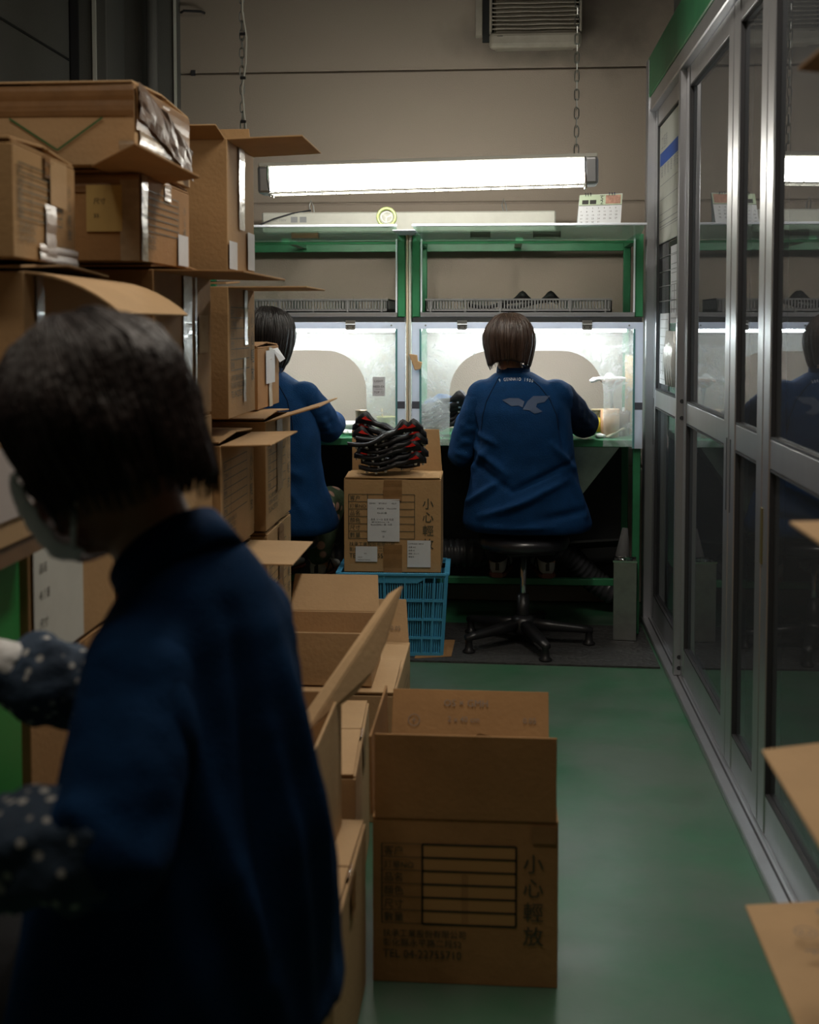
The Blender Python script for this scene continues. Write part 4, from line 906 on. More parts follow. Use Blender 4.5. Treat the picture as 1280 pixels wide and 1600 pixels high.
# black soles behind haze, as a mound with the haze in its colour
cb = MB(); cpt = atY(682, 655, 5.20); cb.sph((cpt.x-.015, 5.38, DZ+.07), (.065, .045, .075)); cb.sph((cpt.x+.02, 5.40, DZ+.10), (.055, .045, .075)); cb.sph((cpt.x-.03, 5.36, DZ+.03), (.055, .06, .03))
o = organic('hazed_soles_mound', cb, mat('haze_blue_soles', (.06, .09, .17), .9, bump=.5, bscale=80), None, .008, 3, nz=.02, nscale=14); tag(o, 'bluish mound standing in for hazed soles on the right bench behind the scuffed acrylic', 'cloth')
# left bench items
bp = atY(548, 660, 5.25); bl = MB().lathe([(.035, 0), (.04, .004), (.085, .040), (.088, .046), (.083, .044), (.038, .010), (.0, .009)], (bp.x-.02, 5.27, DZ+.001), 28).build('white_bowl', mat('glazed_white', (.75, .75, .72), .25), smooth=True); tag(bl, 'white shallow bowl on the left workbench', 'bowl')
rr = random.Random(5)
for k in range(5):
    m = MB(); 
    for j in range(4): m.sph((rr.uniform(-.012, .012), rr.uniform(-.01, .01), .012+rr.uniform(0, .008)), (rr.uniform(.008, .016), rr.uniform(.008, .014), rr.uniform(.006, .011)), 8, 6)
    s_ = atY(538+k*6.5, 684, 5.10+.014*(k % 3)); m.v = [v+V(s_.x, 5.13+.02*(k % 3), DZ) for v in m.v]
    o = organic('cotton_scrap', m, CLOTHW, None, .004, 1, nz=.004, nscale=60); tag(o, 'white cotton scrap on the left worktop, %s from the left below the bowl' % ['first', 'second', 'third', 'fourth', 'fifth'][k], 'cotton', 'white cotton scraps on the left workbench')
cn = atY(566, 660, 5.2); ca = thing('tin_can', 'open tin can with pale label on the left workbench', 'can', (cn.x, 5.2, DZ))
MB().lathe([(.028, 0), (.029, .002), (.029, .055), (.0295, .057), (.0295, .102), (.031, .105), (.027, .104), (.027, .008), (0, .008)], (cn.x, 5.2, DZ+.001), 22).build('body', mat('rusty_tin', (.30, .22, .16), .35, metal=.7, var=.4, vscale=30), ca, smooth=True)
MB().lathe([(.0296, .006), (.0298, .006), (.0298, .052), (.0296, .052)], (cn.x, 5.2, DZ+.001), 22).build('paper_wrap', PAPER, ca, smooth=True)
yp = atY(603, 655, 5.22); o = thing('yellow_pot', 'yellowish pot behind the note on the left workbench', 'pot', (yp.x, 5.24, DZ))
MB().lathe([(.035, 0), (.038, .005), (.042, .07), (.044, .075), (.040, .075), (.036, .01), (0, .01)], (yp.x, 5.24, DZ+.001), 22).build('body', mat('yellowed_plastic', (.35, .31, .10), .4), o, smooth=True)
MB().tube([(yp.x-.012, 5.24, DZ+.02), (yp.x-.02, 5.24, DZ+.11)], .004, 6).build('brush_handle', WOODB, o)
# right bench items
jp = atY(934, 660, 5.18); jr = thing('glass_jar', 'glass jar with yellow label near the right worker elbow', 'jar', (jp.x, 5.18, DZ)); jx = jp.x+.004
MB().lathe([(.026, 0), (.031, .004), (.031, .108), (.030, .112), (.028, .112), (.028, .006), (0, .006)], (jx, 5.18, DZ+.001), 24).build('glass', JAR, jr, smooth=True)
MB().lathe([(.0313, .022), (.0316, .022), (.0316, .082), (.0313, .082)], (jx, 5.18, DZ+.001), 24).build('yellow_label', mat('yellow_print', (.55, .42, .02), .5), jr, smooth=True)
MB().lathe([(.030, .108), (.0325, .109), (.0325, .116), (.030, .117)], (jx, 5.18, DZ+.001), 24).build('rim', mat('worn_brass', (.3, .25, .15), .4, metal=.6), jr, smooth=True)
dsx = atY(956, 600, 5.25); dsz = atY(956, 604, 5.25).z; ds = thing('footed_dish', 'copper coloured dish on a thin stem on the right workbench', 'dish', (dsx.x, 5.25, DZ)); cop = mat('dull_copper', (.34, .19, .11), .35, metal=.7, var=.3, vscale=25)
MB().lathe([(.0, dsz-.004), (.02, dsz-.002), (.045, dsz+.018), (.056, dsz+.030), (.054, dsz+.030), (.043, dsz+.022), (.018, dsz+.004), (0, dsz+.003)], (dsx.x, 5.25, 0), 26).build('bowl', cop, ds, smooth=True)
MB().lathe([(.04, DZ+.001), (.042, DZ+.006), (.012, DZ+.014), (.006, DZ+.03), (.006, dsz-.03), (.012, dsz-.012), (.008, dsz-.002)], (dsx.x, 5.25, 0), 16).build('stem', STEEL, ds, smooth=True)
m = MB().sph((dsx.x-.045, 5.24, dsz+.034), (.042, .02, .009)); m.sph((dsx.x+.01, 5.25, dsz+.036), (.055, .03, .007)); m.sph((dsx.x-.012, 5.24, dsz+.046), (.018, .014, .014)); m.sph((dsx.x-.08, 5.235, dsz+.026), (.018, .012, .008))
o = organic('white_rag', m, CLOTHW, None, .005, 2, nz=.004, nscale=40); tag(o, 'white cotton rag draped over the copper dish', 'rag')
cu = atY(972, 655, 5.2); o = thing('brown_cup', 'brown cup with brushes standing at the right end of the bench', 'cup', (cu.x-.005, 5.24, DZ))
MB().lathe([(.036, 0), (.040, .004), (.045, .105), (.042, .105), (.037, .01), (0, .01)], (cu.x-.005, 5.24, DZ+.001), 22).build('body', mat('brown_ceramic', (.16, .09, .06), .45, var=.3), o, smooth=True)
MB().tube([(cu.x+.0, 5.24, DZ+.03), (cu.x-.03, 5.25, DZ+.125)], .004, 6).build('brush_handle', WOODB, o)
MB().tube([(cu.x+.0, 5.23, DZ+.03), (cu.x+.012, 5.25, DZ+.12)], .006, 6).build('brush', CLOTHW, o)
p0 = atY(954, 688, 5.12); cst = MB().lathe([(.038, 0), (.04, .003), (.042, .118), (.039, .118), (.037, .006), (0, .006)], (p0.x, 5.16, DZ+.001), 24).build('plastic_beaker', mat('cloudy_orange_plastic', (.50, .30, .16), .3, var=.2), smooth=True); tag(cst, 'cloudy beige beaker behind the acrylic between jar and brown cup', 'beaker')
wbz = atY(983, 555, 5.30); wbd = MB().box((wbz.x-.017, 5.27, DZ+.001), (wbz.x+.017, 5.29, wbz.z)).build('wooden_board', WOODB, bevel=.002); tag(wbd, 'light wooden board standing on end at the right end of the bench', 'board')
kn = MB().bar(atY(948, 686, 5.10), atY(976, 672, 5.16), .014, .008); kb = kn.build('wooden_stick', PALEW, bevel=.002); kb.location.z = DZ+.002; tag(kb, 'pale stick lying on the right worktop', 'stick')
wr = MB(); 
for j in range(5): wr.sph((rr.uniform(-.012, .012), rr.uniform(-.01, .01), .01), (.014, .012, .01), 8, 6)
wp = atY(938, 682, 5.1); wr.v = [v+V(wp.x, 5.11, DZ) for v in wr.v]; o = organic('cotton_wad', wr, CLOTHW, None, .004, 1, nz=.004, nscale=50); tag(o, 'white cotton wad beside the right worker elbow', 'cotton')
# square tin, bottle
ta = atY(959, 1002, 4.97); tb = atY(995, 1002, 4.97); tn = thing('square_tin', 'tall open square metal tin on the floor by the bench leg', 'tin', ((ta.x+tb.x)/2, 4.995, 0), math.radians(-6), local=True)
hwid = (tb.x-ta.x)/2; tz = .333
m = MB()
for s in ((-hwid, -hwid, hwid, -hwid+.002), (-hwid, hwid-.002, hwid, hwid), (-hwid, -hwid, -hwid+.002, hwid), (hwid-.002, -hwid, hwid, hwid)): m.box((s[0], s[1], .0085), (s[2], s[3], tz))
m.box((-hwid, -hwid, .0085), (hwid, hwid, .011)); m.build('body', STEEL, tn, bevel=.001)
m = MB()
for s in ((-hwid-.002, -hwid-.002, hwid+.002, -hwid+.003), (-hwid-.002, hwid-.003, hwid+.002, hwid+.002), (-hwid-.002, -hwid, -hwid+.003, hwid), (hwid-.003, -hwid, hwid+.002, hwid)): m.box((s[0], s[1], tz-.005), (s[2], s[3], tz+.003))
m.build('rolled_rim', CHROME, tn)
m = MB()
for j in range(6): m.sph((rr.uniform(-.02, .02), rr.uniform(-.02, .02), tz-.01), (.02, .02, .018), 8, 6)
organic('crumpled_foil', m, CHROME, None, .005, 0, nz=.012, nscale=40).parent = tn
bt = atY(978, 870, 5.14); o = thing('grey_bag_roll', 'grey cloth roll propped behind the square tin', 'cloth', (bt.x, 5.12, 0))
MB().tube([(bt.x-.02, 5.12, .01), (bt.x-.015, 5.12, .33), (bt.x-.005, 5.13, .44)], [.032, .030, .012], 14).build('roll', mat('grey_cloth', (.10, .10, .10), .9, bump=.6, bscale=40), o, smooth=True)
# packing bench at left edge
pb_ = thing('packing_bench', 'green sided packing bench at the left edge behind the gloved hand', 'workbench', (-1.1, 1.74, 0))
MB().box((-.835, 1.60, 0), (-.805, 1.965, .925)).build('side_panel', mat('bright_green_panel', (.02, .26, .06), .4, var=.1), pb_, bevel=.003)
MB().box((-1.45, 1.60, .925), (-.76, 1.965, .955)).build('worktop', mat('brown_board', (.20, .11, .05), .6, var=.2), pb_); MB().box((-1.45, 1.60, 0), (-1.42, 1.965, .925)).build('side_panel', GREEN, pb_)
wfp = carton('low pale carton on the green packing bench left of the mask', .36, .24, .155, -.935, 1.84, .958, 0, m=1, seed=50)
Print().rect(.0, .04, .238, .152).put('lit_flap_patch', mat('pale_lit_flap', (.50, .44, .42), .7), wfp, (.18, -.119, .002), (0, 1, 0), (0, 0, 1), (1, 0, 0), .006)  # pale panel painted in place of a lit carton flap

# ---------------------------------------------------------------- stools
def stool(label, x, y, rot, seat_z=.455, cm=BLACKP):
    o = thing('swivel_stool', label, 'stool', (x, y, .008), math.radians(rot), local=True); z = seat_z-.008
    MB().lathe([(0, z-.062), (.15, z-.060), (.178, z-.05), (.186, z-.03), (.180, z-.008), (.15, z), (.0, z+.004)], n=36).build('seat', mat('black_vinyl', (.016, .016, .02), .28), o, smooth=True)
    MB().box((-.10, -.10, z-.075), (.10, .10, z-.06)).build('seat_plate', BLACKP, o, bevel=.004)
    MB().tube([(0, 0, .09), (0, 0, z-.075)], .013, 14).build('gas_lift', CHROME, o, smooth=True)
    MB().tube([(0, 0, .05), (0, 0, .20)], .025, 16).build('lift_sleeve', BLACKP, o, smooth=True)
    MB().lathe([(.045, .045), (.05, .06), (.048, .10), (.03, .115)], n=20).build('hub', BLACKP, o, smooth=True)
    for k in range(5):
        a = 2*PI*k/5; c, s = math.cos(a), math.sin(a); leg = MB()
        rg = []
        for r_, zc_, hw_, hh_ in ((.03, .08, .026, .024), (.12, .072, .024, .02), (.24, .062, .02, .014), (.275, .058, .018, .012)): rg.append(ring(V(c*r_, s*r_, zc_), V(-s, c, 0), V(0, 0, 1), hw_, hh_, 12, 3))
        loft(leg, rg); lg = leg.build('leg', BLACKP, o, smooth=True)
        MB().lathe([(.024, .0), (.026, .006), (.016, .014), (.014, .046), (.018, .052), (.016, .066), (.006, .07)], (c*.265, s*.265, 0), 14).build('glide_foot', BLACKP, lg, smooth=True)
    return o

# ---------------------------------------------------------------- people
def hair_shell(name, mt, parent, c, R_, rad, theta, seed=0, nphi=150, nu=34, thick=.014, strand=.0022, below=.0, flare=0., nz=.004, strands=500):
    # rows from crown along theta; theta(phi) gives how far the hair reaches; phi=90deg is the face (+Y local)
    mb = MB(); rx, ry, rz = rad; rr = random.Random(seed); c = Vector(c)
    gr = [noise.noise(V(math.cos(2*PI*k/nphi)*6, math.sin(2*PI*k/nphi)*6, seed))*.5+rr.uniform(-.5, .5)*.6 for k in range(nphi)]
    def pt(phi, u, off=0., g=0.):
        th = theta(phi)*u; e = math.radians(102)
        if th <= e: st, ct = math.sin(th), math.cos(th); rr_ = st; zz = ct
        else:
            x = th-e; st = math.sin(e)*(1-(.16-flare)*x-.25*max(0, x-.5)**1.5); rr_ = st; zz = math.cos(e)-x*.98
        k = 1+off+g*min(1, u*2)
        p = V(rx*rr_*math.cos(phi)*k, ry*rr_*math.sin(phi)*k, rz*zz*(1+off*.8))
        nn = noise.noise(p*16+V(seed, 0, 0))*nz+noise.noise(p*40+V(seed, 3, 0))*nz*.4
        return c+R_@(p*(1+nn/ rx))
    for lay, off in ((0, 0.), (1, -thick/rx)):
        for j in range(nu+1):
            for k in range(nphi):
                phi = 2*PI*k/nphi; g = gr[k]*strand/rx*6 if lay == 0 else 0
                u = max(.02, j/nu)*(1+(.006*gr[k] if j == nu else 0)); mb.v.append(pt(phi, u, off, g))
    n1 = (nu+1)*nphi
    for lay in (0, 1):
        b = lay*n1
        for j in range(nu):
            for k in range(nphi):
                l = (k+1) % nphi; f = (b+j*nphi+k, b+(j+1)*nphi+k, b+(j+1)*nphi+l, b+j*nphi+l); mb.f.append(f if lay == 0 else f[::-1])
        cc = [b+k for k in range(nphi)]; mb.f.append(tuple(cc) if lay == 0 else tuple(cc[::-1]))
    for k in range(nphi): l = (k+1) % nphi; mb.f.append((nu*nphi+k, n1+nu*nphi+k, n1+nu*nphi+l, nu*nphi+l))
    for s in range(strands):
        phi = rr.uniform(0, 2*PI); u0 = rr.uniform(.02, .5); u1 = min(1.06, u0+rr.uniform(.4, .9)); dphi = rr.uniform(-.10, .10); off = rr.uniform(.004, .03)
        pts = [pt(phi+dphi*q/7, u0+(u1-u0)*q/7, off*(math.sin(PI*(q/7))**.5 if q < 7 else .3), 0) for q in range(8)]
        mb.tube(pts, [.0006]+[.0016]*5+[.0011, .0003], 4)
    return mb.build(name, mt, parent, smooth=True)
def head_prims(mb, c, R_, s=1.):
    c = Vector(c); P = lambda x, y, z: c+R_@(V(x, y, z)*s)
    mb.sph(c+R_@V(0, -.008, .02), (.073*s, .090*s, .095*s), 22, 14, R_.to_3x3())
    mb.sph(P(0, .028, -.045), (.056*s, .056*s, .066*s), 18, 12, R_.to_3x3())   # jaw and face
    mb.sph(P(0, .062, -.092), (.022*s, .018*s, .018*s), 12, 8)
    mb.tube([P(0, .085, .01), P(0, .103, -.030)], [.008*s, .013*s], 8); mb.sph(P(0, .103, -.030), .013*s, 10, 7)
    for x in (-1, 1):
        mb.sph(P(x*.031, .068, .004), (.019*s, .012*s, .013*s), 10, 7, R_.to_3x3())
        mb.sph(P(x*.074, -.005, -.012), (.008*s, .019*s, .031*s), 12, 8, R_.to_3x3())
        mb.sph(P(x*.035, .058, -.035), (.022*s, .02*s, .02*s), 10, 7)
    mb.sph(P(0, .087, -.058), (.022*s, .008*s, .005*s), 10, 6, R_.to_3x3()); mb.sph(P(0, .086, -.067), (.019*s, .008*s, .005*s), 10, 6, R_.to_3x3())
def eyes(parent, c, R_):
    m = MB(); k = MB()
    for x in (-1, 1):
        m.sph(Vector(c)+R_@V(x*.031, .0765, .004), (.010, .0055, .006), 10, 7, R_.to_3x3()); k.sph(Vector(c)+R_@V(x*.031, .0815, .003), (.0045, .002, .0045), 8, 6, R_.to_3x3())
    e_ = m.build('eyes', mat('eye_white', (.7, .68, .65), .2), parent, smooth=True); k.build('irises', INKB, e_, smooth=True)
def hand_prims(mb, wr, d, pn, side, curl=.5, s=1., R0=.0078):
    wr = Vector(wr); d = Vector(d).normalized(); pn = Vector(pn); pn = (pn-d*pn.dot(d)).normalized(); x = d.cross(pn).normalized()*side  # x toward thumb side
    def rings_(a, hw_, ht): return ring(wr+d*a, x, pn, hw_, ht, 16, 2.4)
    loft(mb, [rings_(-.01, .024*s, .018*s), rings_(.015*s, .029*s, .016*s), rings_(.05*s, .039*s, .015*s), rings_(.082*s, .041*s, .012*s)])
    for k, (off, ln) in enumerate(((.031, .068), (.0105, .077), (-.0105, .071), (-.031, .056))):
        p = wr+d*.078*s+x*off*s; a = 0.12*curl; pts = [wr+d*.05*s+x*off*.85*s, p]; 
        for j, q in enumerate((.42, .33, .25)):
            a += curl*(.55 if j else .35); dd_ = d*math.cos(a)-pn*math.sin(a)+x*(off*1.6); p = p+dd_.normalized()*ln*q*s; pts.append(p)
        chain(mb, pts, [R0*s*1.15, R0*s*1.1, R0*s, R0*s*.92, R0*s*.8])
    p = wr+d*.018*s+x*.022*s; pts = [p]
    for j, (q, sp) in enumerate(((.040, .75), (.030, .45), (.024, .25))):
        dd_ = (d*(1-sp*.4)+x*sp-pn*curl*.35*(j+.5)).normalized(); p = p+dd_*q*s; pts.append(p)
    chain(mb, pts, [.013*s, .0115*s, .0095*s, .008*s])
I3 = Matrix.Identity(3)
def shoe(name, parent, T, heel, side, rot=0):
    # sneaker: heel at origin pointing +Y, L=.25
    R_ = Matrix.Rotation(math.radians(rot), 3, 'Z'); H = Vector(heel); m = MB(); rg = []
    for y, hw_, zt, in ((0, .026, .05), (.02, .034, .072), (.06, .036, .080), (.11, .038, .070), (.16, .044, .050), (.21, .044, .040), (.245, .030, .030), (.258, .012, .02)):
        rg.append(ring(H+R_@V(0, y, .014+zt/2), R_@V(1, 0, 0), V(0, 0, 1), hw_, zt/2, 18, 2.6))
    rg = [[p for p in r] for r in rg]; loft(m, rg); m.v = [T @ v for v in m.v]
    sh_ = m.build(name, SHOEW, parent, smooth=True)
    s = MB(); rg = []
    for y, hw_ in ((-.006, .024), (.01, .036), (.06, .039), (.11, .040), (.16, .047), (.21, .047), (.25, .032), (.266, .012)): rg.append(ring(H+R_@V(0, y, .010), R_@V(1, 0, 0), V(0, 0, 1), hw_, .010, 14, 5))
    loft(s, rg); s.v = [T @ v for v in s.v]; s.build('shoe_sole', SOLEB, sh_)
    d_ = MB()
    for x in (-1, 1): d_.tube([H+R_@V(x*.036, .02, .03), H+R_@V(x*.040, .07, .075), H+R_@V(x*.041, .12, .03)], .0035, 6)
    d_.bar(H+R_@V(0, -.002, .03), H+R_@V(0, .004, .075), .016, .005); d_.v = [T @ v for v in d_.v]; d_.build('dark_stripe', BLACKP, sh_)
    return sh_
def bench_worker(label, x, y, rot, arms, headc, hairm, hmul=1., trou=TROU, folds=(), hairlen=(142, 150, 62), shoes=True, logo=False, darkright=True, bodyshift=0., handcurl=.6):
    T = Matrix.Translation((x, y, 0)) @ Matrix.Rotation(math.radians(rot), 4, 'Z')
    root_ = None
    def tf(mb): mb.v = [T @ v for v in mb.v]; return mb
    (sl, el, ml, wl), (sr, er, mr, wr_) = arms
    # body: one continuous surface
    b = MB(); X, Y, Z = V(1, 0, 0), V(0, 1, 0), V(0, 0, 1)
    loft(b, [ring(V(cx, cy, z), X, Y, a, d, 24) for z, cx, cy, a, d in ((.485, 0, 0, .15, .13), (.56, 0, 0, .17, .125), (.68, 0, 0, .135, .10), (.82, 0, .0, .145, .10), (.95, -.01, .02, .165, .095), (1.02, -.015, .03, .14, .075), (1.07, -.03, .04, .06, .05))])
    hc = Vector(headc); chain(b, [V(-.02, .03, 1.04), hc+V(0, -.015, -.09)], [.052, .048])
    Rh = Euler((math.radians(-12), 0, math.radians(0))).to_matrix(); head_prims(b, hc, Rh)
    for P_ in ((sl, el, ml, wl), (sr, er, mr, wr_)): chain(b, [Vector(p) for p in P_], [.045, .038, .033, .024])
    hand_prims(b, wl, Vector(wl)-Vector(ml), (.3, -.2, 1), -1, handcurl); hand_prims(b, wr_, Vector(wr_)-Vector(mr), (-.3, -.2, 1), 1, handcurl)
    LG = []
    for s in (-1, 1):
        hip, kn_, an = V(s*.085, .02, .53), V(s*.115, .34, .545), V(s*.105+bodyshift, .225, .33); LG.append((hip, kn_, an)); chain(b, [hip, kn_, an], [.078, .052, .036]); chain(b, [an, an+V(0, .02, -.05), an+V(0, .16, -.065)], [.036, .034, .024])
    body = organic('person', tf(b), SKIN, None, .0055, 3); 
    me = body.data; off = V(x, y, 0)
    co = np.empty(len(me.vertices)*3); me.vertices.foreach_get('co', co); co = co.reshape(-1, 3)-np.array(off); me.vertices.foreach_set('co', co.reshape(-1)); me.update(); body.location = off; ORG[body.name] = off
    tag(body, label, 'person')
    Te = T.to_3x3()
    eyes(body, T @ hc, Te @ Rh)
    # trousers
    t = MB(); loft(t, [ring(V(0, 0, z), X, Y, a, d, 24) for z, a, d in ((.462, .15, .14), (.50, .18, .15), (.60, .18, .14), (.70, .15, .115))])
    for hip, kn_, an in LG: chain(t, [hip, kn_, an+V(0, .0, .01)], [.09, .066, .052])
    organic('trousers', tf(t), trou, body, .010, 4, nz=.004, nscale=12)
    # jacket
    j = MB(); rows = ((.475, .02, 0, .250, .185), (.50, .015, 0, .262, .195), (.56, .01, 0, .247, .18), (.66, .0, .0, .220, .155), (.76, .0, .0, .203, .142), (.86, -.005, .005, .200, .138), (.95, -.015, .015, .198, .135), (1.01, -.022, .025, .190, .12), (1.055, -.032, .03, .145, .10), (1.085, -.040, .035, .098, .082), (1.105, -.045, .04, .07, .068))
    rows = [(z, cx+bodyshift*0, cy, a*hmul, d) for z, cx, cy, a, d in rows]
    loft(j, [ring(V(cx, cy, z), X, Y, a, d, 32, 2.3) for z, cx, cy, a, d in rows])
    for P_ in ((sl, el, ml, wl), (sr, er, mr, wr_)): chain(j, [Vector(P_[0])*1., Vector(P_[0]).lerp(Vector(P_[1]), .30)], [.072, .062])
    jo = organic('jacket', tf(j), JACK, body, .009, 8, axis=Te @ V(0, 1, 0), folds=[(T @ Vector(a), T @ Vector(bb), w_, am) for a, bb, w_, am in folds], nz=.006, nscale=6)
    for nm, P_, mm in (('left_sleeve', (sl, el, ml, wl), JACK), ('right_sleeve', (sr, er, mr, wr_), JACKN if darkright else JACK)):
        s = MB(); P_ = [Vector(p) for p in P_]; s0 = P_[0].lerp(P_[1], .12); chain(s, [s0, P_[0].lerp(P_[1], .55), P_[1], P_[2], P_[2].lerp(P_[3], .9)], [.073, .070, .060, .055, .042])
        a = P_[1]; F_ = []
        for k in range(6): 
            c = P_[0].lerp(P_[1], .45+.11*k); dx = .07*(1 if k % 2 else -1); F_.append((T @ (c+V(-.06, -.06, dx*.35)), T @ (c+V(.06, -.05, -dx*.35)), .013, .009*(1 if k % 2 else -.9)))
        organic(nm, tf(s), mm, body, .008, 5, folds=F_, nz=.008, nscale=9)
        cf = MB(); e = P_[3]; d = (P_[3]-P_[2]).normalized(); cf.tube([P_[2].lerp(e, .86), P_[2].lerp(e, 1.02)], [.036, .033], 20); tf(cf).build('cuff', JACKN, body, smooth=True)
    # stand collar
    cz = 1.098; cm = MB(); n = 30; ccx, ccy = -.043, .040
    for r_, z_ in ((.070, cz-.012), (.066, cz+.030), (.061, cz+.030), (.060, cz-.012)):
        cm.v += [V(ccx+r_*1.0*math.cos(2*PI*k/n), ccy+r_*.92*math.sin(2*PI*k/n), z_+.006*math.sin(2*PI*k/n)) for k in range(n)]
    for i in range(4):
        for k in range(n): l = (k+1) % n; a, b2 = i*n, ((i+1) % 4)*n; cm.f.append((a+k, a+l, b2+l, b2+k))
    tf(cm).build('collar', JACK, body, smooth=True)
    # raglan seams laid on the jacket by projection
    me = jo.data; bvh = BVHTree.FromPolygons([tuple(v.co+ORG[jo.name]) for v in me.vertices], [tuple(p.vertices) for p in me.polygons])
    def proj(p, off=.0015):
        q = T @ V(p[0], -.6, p[1]); d = Te @ V(0, 1, 0); h = bvh.ray_cast(q, d)
        return (h[0]+h[1]*off) if h[0] is not None else None
    sm_ = MB()
    for line in (((-.10, 1.085), (-.125, 1.04), (-.15, .99), (-.165, .93), (-.17, .87)), ((.02, 1.085), (.06, 1.05), (.10, 1.0), (.125, .94), (.135, .87))):
        pts = []
        for a, b2 in zip(line[:-1], line[1:]):
            for k in range(6): pts.append(proj((a[0]+(b2[0]-a[0])*k/6, a[1]+(b2[1]-a[1])*k/6), .0005))
        pts = [p for p in pts if p is not None]
        if len(pts) > 3: MB().tube(pts, .0022, 6).build('raglan_seam', JACKN, body)
    if logo:
        def put(pr, name, mt, ox, oz):
            bm = bmesh.new(); vs = [bm.verts.new((u, w_, 0)) for u, w_ in pr.v]
            for f in pr.f:
                try: bm.faces.new([vs[i] for i in f])
                except Exception: pass
            bmesh.ops.triangulate(bm, faces=bm.faces); bmesh.ops.subdivide_edges(bm, edges=[e_ for e_ in bm.edges if e_.calc_length() > .012], cuts=3, use_grid_fill=True)
            bmesh.ops.triangulate(bm, faces=bm.faces)
            o_ = MB(); bm.verts.ensure_lookup_table()
            for v_ in bm.verts:
                q = proj((ox+v_.co.x, oz+v_.co.y), .0022); o_.v.append(q if q is not None else T @ V(ox+v_.co.x, -.1, oz+v_.co.y))
            o_.f = [tuple(v_.index for v_ in f.verts) for f in bm.faces]; bm.free(); o_.build(name, mt, body)
        S = .0258/10
        def px(l): return [((a-808)*S, (626-b2)*S) for a, b2 in l]
        pr = Print().poly(px([(781, 621), (792, 618), (806, 618), (815, 623), (812, 632), (806, 629), (795, 630)])).poly(px([(812, 635), (820, 622), (828, 615), (854, 615), (845, 624), (834, 626), (832, 631), (842, 638), (830, 641), (822, 636)]))
        put(pr, 'back_emblem', LOGO, -.018, .985)
        t_ = Print(); S_ = '9 GENNAIO 1900'; n = len(S_); xx = 0
        for k, ch in enumerate(S_): 
            u = (k-(n-1)/2)/n; t_.text(ch, .135*u, .012-.10*u*u*.3+.0, .0175, True, .75, rot=-u*.5)
        put(t_, 'collar_embroidery', LOGOW, -.033, 1.060)
    # hair
    def th(phi):
        f = max(0, math.sin(phi)); s = abs(math.cos(phi)); back = max(0, -math.sin(phi))
        return math.radians(hairlen[0]*back**2+hairlen[1]*s**2*(1-f**6)+hairlen[2]*f**2*(1)+ (0)) if f < .55 else math.radians(hairlen[2]+(hairlen[1]-hairlen[2])*max(0, (1-f)/.45)**1.0)
    hair_shell('hair', hairm, body, T @ (hc+V(0, -.012, .018)), (Te @ Euler((math.radians(-6), 0, 0)).to_matrix()), (.104, .112, .107), th, seed=int(x*10)+5)
    if shoes:
        for s, (hip, kn_, an) in zip((-1, 1), LG): shoe('shoe', body, T, (an.x, an.y-.025, .232), s, rot=s*6)
    return body
# centre worker
cxw = atY(818, 840, 4.88).x; hX = atY(796, 530, 4.92).x
stool('black round swivel stool under the centre worker', cxw, 4.88, -72)
cf = []
def FZ(px, py): return ((px-818)*.00257, -.16, 1.3-(py-505)*.00257)
for a, b, w_, am in (((735, 690), (790, 735), .016, .013), ((740, 672), (775, 690), .012, .009), ((785, 790), (880, 745), .018, .016), ((750, 800), (840, 770), .015, .012), ((860, 690), (900, 735), .015, .013), ((730, 740), (760, 700), .014, .012),
                     ((800, 760), (895, 715), .014, -.012), ((735, 715), (800, 760), .013, -.010), ((720, 790), (780, 745), .015, .012), ((840, 800), (915, 790), .016, -.010), ((890, 740), (912, 800), .014, .012), ((760, 815), (860, 812), .014, .010), ((740, 650), (748, 700), .012, -.010), ((872, 640), (880, 700), .012, -.010)):
    cf.append((FZ(*a), FZ(*b), w_*.8, am*1.5))
aL = ((-.160, .02, 1.005), (-.250, .03, .775), (-.225, .15, .880), (-.13, .33, .915)); aR = ((.130, .02, 1.005), (.250, .165, .885), (.235, .25, .882), (.12, .38, .885))
bench_worker('person in blue jacket with winged emblem seated at the right workbench', cxw, 4.88, 0, (aL, aR), (hX-cxw, .045, 1.218), HAIRB, folds=cf, logo=True)
# left worker
lx = atY(424, 700, 4.78).x
stool('black swivel stool under the left worker, mostly hidden by cartons', lx, 4.80, 10)
aL2 = ((-.150, .02, 1.0), (-.235, .10, .80), (-.19, .24, .90), (-.08, .36, .95)); aR2 = ((.130, .02, 1.0), (.190, .13, .872), (.17, .24, .878), (.05, .34, .89))
lf = [((-.1, -.15, .9), (.12, -.15, .8), .015, .012), ((.0, -.15, .8), (.17, -.1, .7), .016, .013), ((.02, -.15, .95), (.14, -.12, .85), .013, -.011), ((.1, -.15, .68), (.2, -.08, .56), .016, .012), ((-.05, -.16, .7), (.15, -.15, .6), .016, -.012)]
bench_worker('person with black bob and blue jacket seated at the left workbench', lx, 4.80, -14, (aL2, aR2), (-.03, .05, 1.245), HAIRD, folds=lf, trou=CAMO, hairlen=(158, 168, 62), darkright=False)

